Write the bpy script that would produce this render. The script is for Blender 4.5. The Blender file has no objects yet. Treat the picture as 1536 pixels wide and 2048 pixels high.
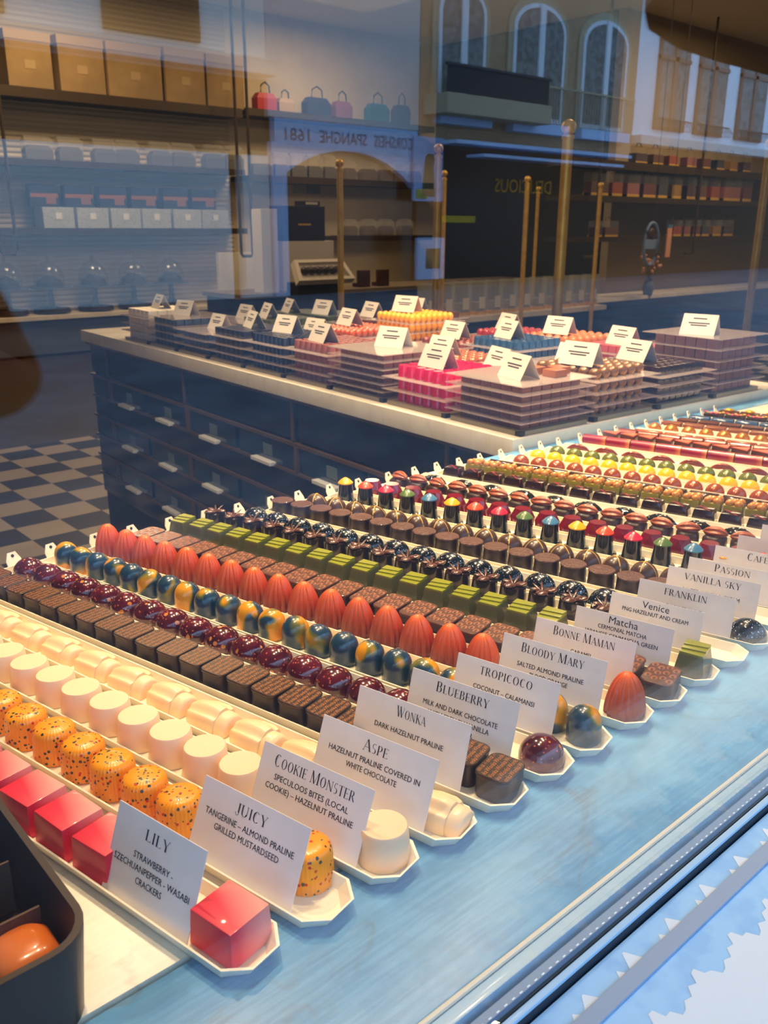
import bpy, bmesh, math, random
from mathutils import Vector, Matrix
random.seed(7)
C = bpy.context.scene
COL = C.collection
PI = math.pi

# ---------------------------------------------------------------- camera
EYE = Vector((0, 0, 1.25))
RX = Vector((0.74966578, -0.20256242, 0.63005531))    # world x, y, z axes seen in the camera frame (right, down, forward)
RY = Vector((-0.66180279, -0.23559842, 0.71169548))
RZ = Vector((0.00427728, -0.9505061, -0.31067645))
cam_d = bpy.data.cameras.new('camera')
cam = bpy.data.objects.new('camera', cam_d)
COL.objects.link(cam)
cam.matrix_world = Matrix(((RX[0], -RX[1], -RX[2], 0), (RY[0], -RY[1], -RY[2], 0), (RZ[0], -RZ[1], -RZ[2], 1.25), (0, 0, 0, 1)))
cam_d.lens = 1750 / 2048 * 36
cam_d.sensor_width = 36
cam_d.clip_start = 0.01
cam_d.clip_end = 200
cam_d.dof.use_dof = True
cam_d.dof.focus_distance = 0.70
cam_d.dof.aperture_fstop = 20
C.camera = cam

# ---------------------------------------------------------------- world and lights
wd = bpy.data.worlds.new('sky')
C.world = wd
wd.use_nodes = True
wb = wd.node_tree.nodes['Background']
wb.inputs[0].default_value = (0.36, 0.62, 1.0, 1)
wb.inputs[1].default_value = 3.6
C.view_settings.view_transform = 'Standard'
C.view_settings.look = 'None'
C.view_settings.exposure = 0.0
C.view_settings.gamma = 1.0
C.view_settings.use_curve_mapping = False
C.cycles.max_bounces = 10
C.cycles.transparent_max_bounces = 40
C.cycles.diffuse_bounces = 4
C.cycles.glossy_bounces = 4
C.cycles.use_denoising = True
C.cycles.sample_clamp_indirect = 6

SPOTS_TABLE = [(0.30, 0.62, 8), (0.62, 0.66, 7), (1.05, 0.70, 7), (1.50, 0.72, 7)]
SPOTS_COUNTER = [(1.30, 1.05, 10), (1.40, 1.85, 4.5), (1.75, 1.00, 9), (1.5, 2.6, 3.5), (0.62, 1.35, 7)]  # last spot is an unseen extra, added to brighten the left stack faces
PANELS = [(3.4, 7.6, 58), (6.4, 7.6, 44), (2.6, 4.9, 14), (9.8, 4.4, 80), (5.0, 3.2, 34)]
WARM = (1.0, 0.74, 0.44)

def spot(name, x, y, z, watt, size=1.5, rad=0.022, aim=(0, 0)):
    ld = bpy.data.lights.new(name, 'SPOT')
    ld.energy = watt
    ld.color = WARM
    ld.spot_size = size
    ld.spot_blend = 0.6
    ld.shadow_soft_size = rad
    o = bpy.data.objects.new(name, ld)
    COL.objects.link(o)
    o.location = (x, y, z)
    o.rotation_euler = (aim[0], aim[1], 0)
    return o

for x, y, w in SPOTS_TABLE:
    spot('table_spot_light', x, y, 2.28, w * 4.3)
for x, y, w in SPOTS_COUNTER:
    spot('counter_spot_light', x, y, 2.42, w * 13.0)
for x, y, w in PANELS:
    ld = bpy.data.lights.new('ceiling_panel_light', 'AREA')
    ld.energy = w
    ld.size = 0.9
    ld.color = (1.0, 0.72, 0.42)
    o = bpy.data.objects.new('ceiling_panel_light', ld)
    COL.objects.link(o)
    o.location = (x, y, 3.42)

# ---------------------------------------------------------------- pixel helpers (1536 x 2048 frame)
def ray(u, v):
    d = Vector((u - 768, v - 1024, 1750.0))
    return Vector((RX.dot(d), RY.dot(d), RZ.dot(d)))
def at(u, v, y):
    d = ray(u, v)
    return d * (y / d.y) + EYE
def atz(u, v, z):
    d = ray(u, v)
    return d * ((z - 1.25) / d.z) + EYE
def pix(p):
    q = Vector(p) - EYE
    c = RX * q.x + RY * q.y + RZ * q.z
    return (768 + 1750 * c.x / c.z, 1024 + 1750 * c.y / c.z) if c.z > 0.02 else (9999, 9999)

# ---------------------------------------------------------------- materials
def nodes(m):
    m.use_nodes = True
    nt = m.node_tree
    return nt, nt.nodes['Principled BSDF']
def lin(c):
    return tuple(((x / 255) / 12.92 if x / 255 <= 0.04045 else ((x / 255 + 0.055) / 1.055) ** 2.4) for x in c)
MATS = {}
def pm(name, rgb, rough=0.5, metal=0.0, spec=0.5, coat=0.0, noise=None, noise2=None, bump=None, emit=None, sss=0.0):
    """rgb in 0-255; noise=(scale, rgb2, low, high) mixes a second colour in by noise"""
    if name in MATS:
        return MATS[name]
    m = bpy.data.materials.new(name)
    nt, b = nodes(m)
    col = lin(rgb)
    b.inputs['Base Color'].default_value = (*col, 1)
    b.inputs['Roughness'].default_value = rough
    b.inputs['Metallic'].default_value = metal
    b.inputs['Specular IOR Level'].default_value = spec
    b.inputs['Coat Weight'].default_value = coat
    b.inputs['Coat Roughness'].default_value = 0.08
    if sss:
        b.inputs['Subsurface Weight'].default_value = sss
        b.inputs['Subsurface Scale'].default_value = 0.004
    N = nt.nodes.new
    L = nt.links.new
    if noise or bump:
        tc = N('ShaderNodeTexCoord')
    if noise:
        nz = N('ShaderNodeTexNoise'); nz.inputs['Scale'].default_value = noise[0]; nz.inputs['Detail'].default_value = 5
        L(tc.outputs['Object'], nz.inputs['Vector'])
        rp = N('ShaderNodeValToRGB')
        rp.color_ramp.elements[0].position = noise[2]; rp.color_ramp.elements[1].position = noise[3]
        rp.color_ramp.elements[0].color = (*col, 1); rp.color_ramp.elements[1].color = (*lin(noise[1]), 1)
        L(nz.outputs['Fac'], rp.inputs['Fac']); L(rp.outputs['Color'], b.inputs['Base Color'])
    if bump:
        n2 = N('ShaderNodeTexNoise'); n2.inputs['Scale'].default_value = bump[0]; n2.inputs['Detail'].default_value = 4
        L(tc.outputs['Object'], n2.inputs['Vector'])
        bp = N('ShaderNodeBump'); bp.inputs['Strength'].default_value = bump[1]; bp.inputs['Distance'].default_value = bump[2] if len(bump) > 2 else 0.002
        L(n2.outputs['Fac'], bp.inputs['Height']); L(bp.outputs['Normal'], b.inputs['Normal'])
    if emit:
        b.inputs['Emission Color'].default_value = (*lin(emit[0]), 1); b.inputs['Emission Strength'].default_value = emit[1]
    MATS[name] = m
    return m

def mix_node(nt, a, b, fac):
    mx = nt.nodes.new('ShaderNodeMix'); mx.data_type = 'RGBA'
    for sock, v in ((6, a), (7, b), (0, fac)):
        if isinstance(v, (tuple, list)):
            mx.inputs[sock].default_value = (*v, 1) if len(v) == 3 else v
        elif isinstance(v, (int, float)):
            mx.inputs[sock].default_value = v
        else:
            nt.links.new(v, mx.inputs[sock])
    return mx.outputs[2]
def ramp(nt, src, stops, interp='LINEAR'):
    r = nt.nodes.new('ShaderNodeValToRGB')
    e = r.color_ramp.elements
    r.color_ramp.interpolation = interp
    while len(e) < len(stops):
        e.new(0.5)
    for k, (p, c) in enumerate(stops):
        e[k].position = p
        e[k].color = (*c, 1) if len(c) == 3 else (c[0],) * 3 + (1,)
    nt.links.new(src, r.inputs['Fac'])
    return r.outputs['Color']
def texc(nt, out='Object', scale=(1, 1, 1), loc=(0, 0, 0), rnd=0.0):
    tc = nt.nodes.new('ShaderNodeTexCoord')
    mp = nt.nodes.new('ShaderNodeMapping')
    mp.inputs['Scale'].default_value = scale; mp.inputs['Location'].default_value = loc
    nt.links.new(tc.outputs[out], mp.inputs['Vector'])
    if rnd:
        oi = nt.nodes.new('ShaderNodeObjectInfo')
        ml = nt.nodes.new('ShaderNodeMath'); ml.operation = 'MULTIPLY'; ml.inputs[1].default_value = rnd
        nt.links.new(oi.outputs['Random'], ml.inputs[0])
        cb = nt.nodes.new('ShaderNodeCombineXYZ')
        for k in range(3):
            nt.links.new(ml.outputs[0], cb.inputs[k])
        nt.links.new(cb.outputs[0], mp.inputs['Location'])
    return mp.outputs['Vector']
def sep(nt, v, axis):
    s = nt.nodes.new('ShaderNodeSeparateXYZ'); nt.links.new(v, s.inputs[0])
    return s.outputs[axis]
def noise_n(nt, v, scale, detail=3, dist=0.0, out='Fac'):
    n = nt.nodes.new('ShaderNodeTexNoise'); n.inputs['Scale'].default_value = scale; n.inputs['Detail'].default_value = detail
    n.inputs['Distortion'].default_value = dist
    nt.links.new(v, n.inputs['Vector'])
    return n.outputs[out]
def voro(nt, v, scale, feature='F1', rnd=1.0):
    n = nt.nodes.new('ShaderNodeTexVoronoi'); n.inputs['Scale'].default_value = scale; n.feature = feature
    n.inputs['Randomness'].default_value = rnd
    nt.links.new(v, n.inputs['Vector'])
    return n
def mth(nt, op, a, b=0.0, c=None):
    m = nt.nodes.new('ShaderNodeMath'); m.operation = op
    for k, v in ((0, a), (1, b), (2, c)):
        if v is None:
            continue
        if isinstance(v, (int, float)):
            m.inputs[k].default_value = v
        else:
            nt.links.new(v, m.inputs[k])
    return m.outputs[0]

def glass_mat(name, f0=0.04, tint=(1, 1, 1), haze=0.0, hazecol=(1, 1, 1), gloss_rough=0.0):
    """clear sheet: straight-through transparency, Schlick reflection and, for films, a little diffuse haze"""
    m = bpy.data.materials.new(name)
    m.use_nodes = True
    nt = m.node_tree
    nt.nodes.clear()
    N = nt.nodes.new; L = nt.links.new
    geo = N('ShaderNodeNewGeometry')
    dt = N('ShaderNodeVectorMath'); dt.operation = 'DOT_PRODUCT'
    L(geo.outputs['Incoming'], dt.inputs[0]); L(geo.outputs['Normal'], dt.inputs[1])
    c = mth(nt, 'ABSOLUTE', dt.outputs['Value'])
    k = mth(nt, 'POWER', mth(nt, 'SUBTRACT', 1.0, c), 5.0)
    fr = mth(nt, 'MULTIPLY_ADD', k, 1 - f0, f0)
    tr = N('ShaderNodeBsdfTransparent'); tr.inputs[0].default_value = (*tint, 1)
    gl = N('ShaderNodeBsdfGlossy'); gl.inputs['Roughness'].default_value = gloss_rough
    base = tr.outputs[0]
    if haze:
        df = N('ShaderNodeBsdfDiffuse'); df.inputs[0].default_value = (*hazecol, 1)
        m1 = N('ShaderNodeMixShader'); m1.inputs[0].default_value = haze
        L(tr.outputs[0], m1.inputs[1]); L(df.outputs[0], m1.inputs[2])
        base = m1.outputs[0]
    mx = N('ShaderNodeMixShader')
    L(fr, mx.inputs[0]); L(base, mx.inputs[1]); L(gl.outputs[0], mx.inputs[2])
    out = N('ShaderNodeOutputMaterial'); L(mx.outputs[0], out.inputs[0])
    return m

# ---------------------------------------------------------------- mesh builder
class MB:
    def __init__(s):
        s.bm = bmesh.new()
    def poly_prism(s, pts, z0, z1, taper=1.0, bevel=0.0):
        n = len(pts)
        cx = sum(p[0] for p in pts) / n; cy = sum(p[1] for p in pts) / n
        a = [s.bm.verts.new((p[0], p[1], z0)) for p in pts]
        b = [s.bm.verts.new((cx + (p[0] - cx) * taper, cy + (p[1] - cy) * taper, z1)) for p in pts]
        fs = [s.bm.faces.new(a[::-1]), s.bm.faces.new(b)]
        for k in range(n):
            fs.append(s.bm.faces.new((a[k], a[(k + 1) % n], b[(k + 1) % n], b[k])))
        if bevel:
            es = list({e for f in fs for e in f.edges})
            bmesh.ops.bevel(s.bm, geom=es, offset=bevel, segments=2, affect='EDGES', profile=0.6)
        return s
    def box(s, x0, x1, y0, y1, z0, z1, bevel=0.0, taper=1.0):
        return s.poly_prism([(x0, y0), (x1, y0), (x1, y1), (x0, y1)], z0, z1, taper, bevel)
    def obox(s, c, ax, ay, az, hx, hy, hz, bevel=0.0):
        c = Vector(c); ax = Vector(ax).normalized(); ay = Vector(ay).normalized(); az = Vector(az).normalized()
        vs = [s.bm.verts.new(c + ax * (i * hx) + ay * (j * hy) + az * (k * hz)) for k in (-1, 1) for (i, j) in ((-1, -1), (1, -1), (1, 1), (-1, 1))]
        fs = [s.bm.faces.new([vs[i] for i in q]) for q in ((3, 2, 1, 0), (4, 5, 6, 7), (0, 1, 5, 4), (1, 2, 6, 5), (2, 3, 7, 6), (3, 0, 4, 7))]
        if bevel:
            bmesh.ops.bevel(s.bm, geom=list({e for f in fs for e in f.edges}), offset=bevel, segments=2, affect='EDGES', profile=0.6)
        return s
    def rings(s, rows, cap0=True, cap1=True, closed=True):
        rv = [[s.bm.verts.new(p) for p in r] for r in rows]
        n = len(rv[0])
        for a, b in zip(rv, rv[1:]):
            for k in range(n if closed else n - 1):
                s.bm.faces.new((a[k], a[(k + 1) % n], b[(k + 1) % n], b[k]))
        if cap0:
            s.bm.faces.new(rv[0][::-1])
        if cap1:
            s.bm.faces.new(rv[-1])
        return s
    def lathe(s, prof, n=24, c=(0, 0, 0), sx=1.0, sy=1.0, flute=None):
        rows = []
        for r, z in prof:
            row = []
            for k in range(n):
                a = 2 * PI * k / n
                rr = max(r, 1e-5)
                if flute:
                    rr *= 1 - flute[1] * abs(math.sin(a * flute[0] / 2)) ** flute[2] if len(flute) > 2 else 1 + flute[1] * math.cos(a * flute[0])
                row.append((c[0] + rr * math.cos(a) * sx, c[1] + rr * math.sin(a) * sy, c[2] + z))
            rows.append(row)
        return s.rings(rows)
    def tube(s, pts, r, n=10):
        rows = []
        P = [Vector(p) for p in pts]
        for k, p in enumerate(P):
            t = (P[min(k + 1, len(P) - 1)] - P[max(k - 1, 0)]).normalized()
            h = Vector((0, 0, 1)) if abs(t.z) < 0.9 else Vector((1, 0, 0))
            a = t.cross(h).normalized(); b = t.cross(a).normalized()
            rr = r[k] if isinstance(r, (list, tuple)) else r
            rows.append([p + (a * math.cos(2 * PI * j / n) + b * math.sin(2 * PI * j / n)) * rr for j in range(n)])
        return s.rings(rows)
    def sphere(s, c, r, n=14, sx=1, sy=1, sz=1, m=8):
        return s.lathe([(r * math.sin(PI * k / m), -r * sz * math.cos(PI * k / m)) for k in range(m + 1)], n, c, sx, sy)
    def face(s, pts):
        s.bm.faces.new([s.bm.verts.new(p) for p in pts]); return s
    def mesh(s, name, mat, smooth=35, fix=True):
        me = bpy.data.meshes.new(name)
        bmesh.ops.remove_doubles(s.bm, verts=s.bm.verts, dist=1e-6)
        if fix:
            bmesh.ops.recalc_face_normals(s.bm, faces=s.bm.faces)
        s.bm.to_mesh(me); s.bm.free()
        me.materials.append(mat)
        if smooth:
            for p in me.polygons:
                p.use_smooth = True
            me.set_sharp_from_angle(angle=math.radians(smooth))
        return me
    def build(s, name, mat, parent=None, smooth=35, loc=(0, 0, 0), rz=0.0):
        return link(name, s.mesh(name, mat, smooth), parent, loc, rz)

def link(name, me, parent=None, loc=(0, 0, 0), rz=0.0):
    o = bpy.data.objects.new(name, me)
    COL.objects.link(o)
    if parent is not None:
        o.parent = parent
    o.location = loc
    o.rotation_euler = (0, 0, rz)
    return o
def tag(o, label, cat, group=None, kind=None):
    o['label'] = label; o['category'] = cat
    if group:
        o['group'] = group
    if kind:
        o['kind'] = kind
    return o
def thing(name, label, cat, loc=(0, 0, 0), rz=0.0, group=None):
    return tag(link(name, None, None, loc, rz), label, cat, group)
def struct(o):
    o['kind'] = 'structure'
    return o
KIDS = {}
def dup(root, loc, rz, label, group=None, rot=None):
    r = root.copy(); COL.objects.link(r)
    r.location = loc; r.rotation_euler = rot if rot else (0, 0, rz)
    r['label'] = label
    if group:
        r['group'] = group
    if root.name not in KIDS:
        KIDS[root.name] = [(c, list(c.children)) for c in root.children]
    for ch, subs in KIDS[root.name]:
        c = ch.copy(); COL.objects.link(c); c.parent = r
        for g in subs:
            d = g.copy(); COL.objects.link(d); d.parent = c
    return r
class Proto:
    """first placement moves the thing itself, later ones copy it with its parts"""
    def __init__(s, make):
        s.make = make; s.root = None
    def put(s, loc, rz, label, cat, group=None):
        if s.root is None:
            s.root = s.make()
            s.root.location = loc; s.root.rotation_euler = (0, 0, rz)
            return tag(s.root, label, cat, group)
        return dup(s.root, loc, rz, label, group)
ORD = ['first', 'second', 'third', 'fourth', 'fifth', 'sixth', 'seventh', 'eighth', 'ninth', 'tenth', 'eleventh', 'twelfth', 'thirteenth',
       'fourteenth', 'fifteenth', 'sixteenth', 'seventeenth', 'eighteenth', 'nineteenth', 'twentieth', 'twenty-first', 'twenty-second',
       'twenty-third', 'twenty-fourth', 'twenty-fifth', 'twenty-sixth']

# ---------------------------------------------------------------- lettering
TEXTS = {}
def sans(s, size, align='CENTER', shear=0.0):
    key = (s, round(size, 5), align, shear)
    if key not in TEXTS:
        cu = bpy.data.curves.new('lettering', 'FONT')
        cu.body = s; cu.size = size; cu.align_x = align; cu.shear = shear; cu.resolution_u = 2
        o = bpy.data.objects.new('lettering', cu)
        COL.objects.link(o)
        dg = bpy.context.evaluated_depsgraph_get()
        me = bpy.data.meshes.new_from_object(o.evaluated_get(dg))
        bpy.data.objects.remove(o)
        me.name = 'lettering'
        if .0040 < size < .0048:      # heavier strokes for the small print
            b0 = bmesh.new()
            for dx in (-.011, .011):
                b1 = bmesh.new(); b1.from_mesh(me)
                for vv in b1.verts:
                    vv.co.x += dx * size
                mt = bpy.data.meshes.new('tmp'); b1.to_mesh(mt); b1.free()
                b0.from_mesh(mt); bpy.data.meshes.remove(mt)
            b0.to_mesh(me); b0.free()
        TEXTS[key] = me
    return TEXTS[key]
def mesh_size(me):
    xs = [v.co.x for v in me.vertices]; ys = [v.co.y for v in me.vertices]
    return (min(xs), max(xs), min(ys), max(ys)) if xs else (0, 0, 0, 0)

# a small high-contrast serif alphabet: strokes on a cap height of 1
W, T = 0.135, 0.035
GL = {
    'A': (0.74, [('d', 0.06, 0, 0.37, 1, 0.04), ('d', 0.68, 0, 0.37, 1, W), ('h', 0.17, 0.56, 0.32), ('s', 0.06, 0, .1), ('s', 0.68, 0, .13)]),
    'B': (0.66, [('v', 0.14), ('h', 0.05, 0.36, 1), ('h', 0.05, 0.36, 0.53), ('h', 0.05, 0.36, 0), ('a', 0.34, 0.765, 0.22, 0.252, -90, 90), ('a', 0.34, 0.265, 0.27, 0.283, -90, 90)]),
    'C': (0.72, [('a', 0.38, 0.5, 0.33, 0.52, 48, 312), ('a', 0.20, 0.72, 0.12, 0.16, 0, 300, .03)]),
    'D': (0.78, [('v', 0.14), ('h', 0.05, 0.36, 1), ('h', 0.05, 0.36, 0), ('a', 0.34, 0.5, 0.37, 0.517, -90, 90)]),
    'E': (0.60, [('v', 0.14), ('h', 0.05, 0.52, 1), ('h', 0.05, 0.42, 0.52), ('h', 0.05, 0.55, 0), ('t', 0.53, 0.86), ('t', 0.55, 0.0), ('t', .42, .45)]),
    'F': (0.58, [('v', 0.14), ('h', 0.05, 0.52, 1), ('h', 0.05, 0.42, 0.52), ('t', 0.53, 0.86), ('s', 0.14, 0, .13), ('t', .42, .45)]),
    'I': (0.30, [('v', 0.15), ('s', 0.15, 0, .11), ('s', 0.15, 1, .11)]),
    'J': (0.42, [('v', 0.26, 0.12), ('s', 0.26, 1, .14), ('a', 0.14, 0.12, 0.185, 0.3, -180, 0, .05)]),
    'K': (0.74, [('v', 0.14), ('s', 0.14, 0, .13), ('s', 0.14, 1, .13), ('d', 0.18, 0.42, 0.60, 1, 0.045), ('d', 0.66, 0, 0.30, 0.6, W), ('s', .6, 1, .1), ('s', .66, 0, .12)]),
    'L': (0.58, [('v', 0.14), ('h', 0.05, 0.53, 0), ('s', 0.14, 1, .13), ('t', 0.53, 0.0)]),
    'M': (0.98, [('d', 0.10, 0, 0.16, 1, 0.04), ('d', 0.47, 0, 0.16, 1, W), ('d', 0.47, 0, 0.80, 1, 0.04), ('v', 0.83), ('s', 0.1, 0, .1), ('s', 0.83, 0, .13)]),
    'N': (0.84, [('v', 0.12, 0, .05), ('d', 0.70, 0, 0.14, 1, W), ('v', 0.70, 0, .05), ('s', 0.12, 0, .11), ('s', 0.70, 1, .11)]),
    'O': (0.80, [('a', 0.40, 0.5, 0.35, 0.52, 0, 360)]),
    'P': (0.62, [('v', 0.14), ('h', 0.05, 0.34, 1), ('h', 0.1, 0.34, 0.46), ('a', 0.33, 0.73, 0.25, 0.287, -90, 90), ('s', 0.14, 0, .13)]),
    'Q': (0.80, [('a', 0.40, 0.5, 0.35, 0.52, 0, 360), ('d', 0.74, -0.2, 0.42, 0.12, 0.09)]),
    'R': (0.72, [('v', 0.14), ('h', 0.05, 0.34, 1), ('h', 0.1, 0.34, 0.5), ('a', 0.33, 0.75, 0.23, 0.267, -90, 90), ('d', 0.64, 0, 0.34, 0.5, W), ('s', 0.14, 0, .13)]),
    'S': (0.56, [('a', 0.28, 0.745, 0.21, 0.272, 40, 270, .06), ('a', 0.28, 0.255, 0.23, 0.272, -130, 90, .11)]),
    'T': (0.66, [('v', 0.33), ('h', 0.04, 0.62, 1), ('t', 0.06, 0.86), ('t', 0.62, 0.86), ('s', 0.33, 0, .14)]),
    'U': (0.78, [('v', 0.13, 0.3), ('v', 0.64, 0.3, .05), ('a', 0.37, 0.3, 0.30, 0.32, -180, 0), ('s', 0.13, 1, .13), ('s', 0.64, 1, .11)]),
    'V': (0.74, [('d', 0.36, 0, 0.08, 1, W), ('d', 0.38, 0, 0.68, 1, 0.04), ('s', 0.1, 1, .12), ('s', 0.66, 1, .1)]),
    'W': (1.02, [('d', 0.34, 0, 0.08, 1, W), ('d', 0.34, 0, 0.54, 1, 0.04), ('d', 0.72, 0, 0.46, 1, W), ('d', 0.72, 0, 0.95, 1, 0.04), ('s', 0.08, 1, .11)]),
    'Y': (0.72, [('v', 0.36, 0, W, 0.45), ('d', 0.36, 0.42, 0.10, 1, W), ('d', 0.37, 0.42, 0.64, 1, 0.04), ('s', 0.1, 1, .12), ('s', 0.63, 1, .1), ('s', 0.36, 0, .13)]),
    ' ': (0.36, []),
}
def serif_mesh(text, h, mat, first_tall=True):
    bm = bmesh.new()
    x = 0.0
    def quad(pts, x0, k):
        bm.faces.new([bm.verts.new(((x0 + px * k) * h, py * k * h, 0)) for px, py in pts])
    for ci, ch in enumerate(text):
        wd_, st = GL[ch]
        k = 1.22 if first_tall and (ci == 0 or text[ci - 1] == ' ') else 1.0
        for q in st:
            if q[0] == 'v':
                y0 = q[2] if len(q) > 2 else 0
                w = q[3] if len(q) > 3 else W
                y1 = q[4] if len(q) > 4 else 1
                quad([(q[1] - w / 2, y0), (q[1] + w / 2, y0), (q[1] + w / 2, y1), (q[1] - w / 2, y1)], x, k)
            elif q[0] == 'h':
                y = min(max(q[3], T / 2), 1 - T / 2)
                quad([(q[1], y - T / 2), (q[2], y - T / 2), (q[2], y + T / 2), (q[1], y + T / 2)], x, k)
            elif q[0] == 's':
                y = min(max(q[2], T / 2), 1 - T / 2)
                quad([(q[1] - q[3], y - T / 2), (q[1] + q[3], y - T / 2), (q[1] + q[3], y + T / 2), (q[1] - q[3], y + T / 2)], x, k)
            elif q[0] == 't':
                quad([(q[1] - .02, q[2]), (q[1] + .02, q[2]), (q[1] + .02, q[2] + .14), (q[1] - .02, q[2] + .14)], x, k)
            elif q[0] == 'd':
                w = q[5] / 2
                quad([(q[1] - w, q[2]), (q[1] + w, q[2]), (q[3] + w, q[4]), (q[3] - w, q[4])], x, k)
            elif q[0] == 'a':
                _, cx, cy, rx, ry, a0, a1 = q[:7]
                w = q[7] if len(q) > 7 else W
                n = 18
                for j in range(n):
                    pts = []
                    for a, inner in ((j, 0), (j + 1, 0), (j + 1, 1), (j, 1)):
                        t = math.radians(a0 + (a1 - a0) * a / n)
                        ri = (rx - (w if inner else 0)); rj = (ry - (T if inner else 0))
                        pts.append((cx + ri * math.cos(t), cy + rj * math.sin(t)))
                    quad(pts, x, k)
        x += (wd_ + 0.06) * k
    tot = x * h
    for v in bm.verts:
        v.co.x -= tot / 2
    me = bpy.data.meshes.new('title_lettering')
    bm.to_mesh(me); bm.free()
    me.materials.append(mat)
    return me

# ================================================================ THE SETTING
WHITE_WALL = pm('cream_plaster', (214, 198, 168), 0.8, noise=(3, (204, 188, 158), .4, .7))
def checker_floor():
    m = bpy.data.materials.new('checker_tiles')
    nt, b = nodes(m)
    v = texc(nt, 'Object', (1 / .1955, 1 / .1955, 1), (-1.174 / .1955 + 20, -3.73 / .1955 + 40, 0.5))
    ck = nt.nodes.new('ShaderNodeTexChecker'); ck.inputs['Scale'].default_value = 1.0
    ck.inputs[1].default_value = (*lin((186, 172, 150)), 1); ck.inputs[2].default_value = (*lin((26, 28, 34)), 1)
    nt.links.new(v, ck.inputs['Vector']); nt.links.new(ck.outputs['Color'], b.inputs['Base Color'])
    b.inputs['Roughness'].default_value = 0.35
    return m
struct(MB().box(-2.5, 9.0, 0.23, 5.2, -0.1, 0.0).build('floor', checker_floor(), smooth=0))
struct(MB().box(-2.5, 13.5, 5.2, 9.4, -0.1, 0.0).box(9.0, 13.5, 0.23, 5.2, -0.1, 0.0).build('floor', pm('dark_oak_floor', (40, 33, 28), 0.5, noise=(14, (52, 42, 34), .4, .6)), smooth=0))
struct(MB().box(-2.6, 13.6, 0.1, 9.5, 3.5, 3.6).build('ceiling', pm('ceiling_plaster', (225, 215, 195), 0.9), smooth=0))

def slat_mat():
    m = bpy.data.materials.new('ribbed_panelling')
    nt, b = nodes(m)
    b.inputs['Base Color'].default_value = (*lin((205, 190, 162)), 1); b.inputs['Roughness'].default_value = 0.6
    v = texc(nt, 'Object')
    w = mth(nt, 'ABSOLUTE', mth(nt, 'SINE', mth(nt, 'MULTIPLY', sep(nt, v, 2), PI / 0.05)))
    bp = nt.nodes.new('ShaderNodeBump'); bp.inputs['Strength'].default_value = 0.7; bp.inputs['Distance'].default_value = 0.02
    nt.links.new(w, bp.inputs['Height']); nt.links.new(bp.outputs['Normal'], b.inputs['Normal'])
    return m
SLAT = slat_mat()
struct(MB().box(-2.6, 5.75, 9.15, 9.4, 0, 3.5).build('wall_back', SLAT, smooth=0))
struct(MB().box(5.75, 9.15, 9.15, 9.4, 0, 3.5).build('wall_back', WHITE_WALL, smooth=0))
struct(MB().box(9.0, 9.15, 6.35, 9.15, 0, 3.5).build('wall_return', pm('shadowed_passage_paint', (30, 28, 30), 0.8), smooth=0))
struct(MB().box(9.0, 13.6, 6.25, 6.4, 0, 3.5).build('wall_right_back', pm('taupe_wall_paint', (150, 132, 102), 0.8), smooth=0))
struct(MB().box(13.45, 13.6, 0.1, 6.25, 0, 3.5).build('wall_right', WHITE_WALL, smooth=0))
struct(MB().box(-2.6, -2.5, 0.1, 9.15, 0, 3.5).build('wall_left', WHITE_WALL, smooth=0))
# dark passage between the two shelf walls
# street front with the shop window in it
FR = pm('white_window_paint', (166, 200, 226), 0.35, coat=0.2)
wx0, wx1, wz0, wz1 = -1.1, 2.05, 0.885, 2.75
wf = MB()
wf.box(-2.6, wx0, 0.1, 0.22, 0, 3.6).box(wx1, 13.6, 0.1, 0.22, 0, 3.6).box(wx0, wx1, 0.1, 0.22, 0, wz0 - 0.025).box(wx0, wx1, 0.1, 0.22, wz1, 3.6)
struct(wf.build('wall_front', pm('painted_shop_front', (150, 160, 168), 0.6), smooth=0))

GLASS = glass_mat('window_glass', 0.043)
w1 = link('window_1', None); struct(w1); w1['label'] = 'large double glazed shop window reflecting the street'
MB().box(wx0, wx1, 0.2075, 0.2110, 0.896, wz1).build('pane', GLASS, w1, smooth=0)
MB().box(wx0, wx1, 0.1990, 0.2015, 0.896, wz1).build('pane', GLASS, w1, smooth=0)
ALU = pm('dull_aluminium', (120, 140, 170), 0.5, metal=0.3)
sp = MB().box(wx0, wx1, 0.2022, 0.2072, 0.893, 0.8972)
sp.build('spacer_bar', ALU, w1, smooth=0)
dots = MB()
k = 0.0
while k < 0.95:
    dots.box(k, k + 0.0020, 0.2026, 0.2033, 0.8972, 0.8974)
    k += 0.0056
d_o = dots.build('spacer_holes', pm('pale_spacer_holes', (225, 240, 250), 0.4), w1, smooth=0)
fr = MB()
fr.box(wx0, wx1, 0.2112, 0.2188, 0.885, 0.8985, 0.0008)
fr.box(wx0, wx1, 0.1952, 0.1990, 0.885, 0.8950, 0.0006)
fr.box(wx0 - .05, wx0, 0.17, 0.23, 0.885, wz1 + .05).box(wx1, wx1 + .05, 0.17, 0.23, 0.885, wz1 + .05).box(wx0, wx1, 0.17, 0.23, wz1, wz1 + .05)
fr.build('window_frame', FR, w1, smooth=30)
MB().box(wx0, wx1, 0.1946, 0.1952, 0.885, 0.8930).build('gasket', pm('black_rubber', (38, 46, 58), 0.6), w1, smooth=0)
MB().tube([(wx0, 0.2202, 0.8992), (wx1, 0.2202, 0.8992)], 0.0016, 8).build('sealant_bead', pm('cream_sealant', (232, 224, 200), 0.5), w1)

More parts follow.
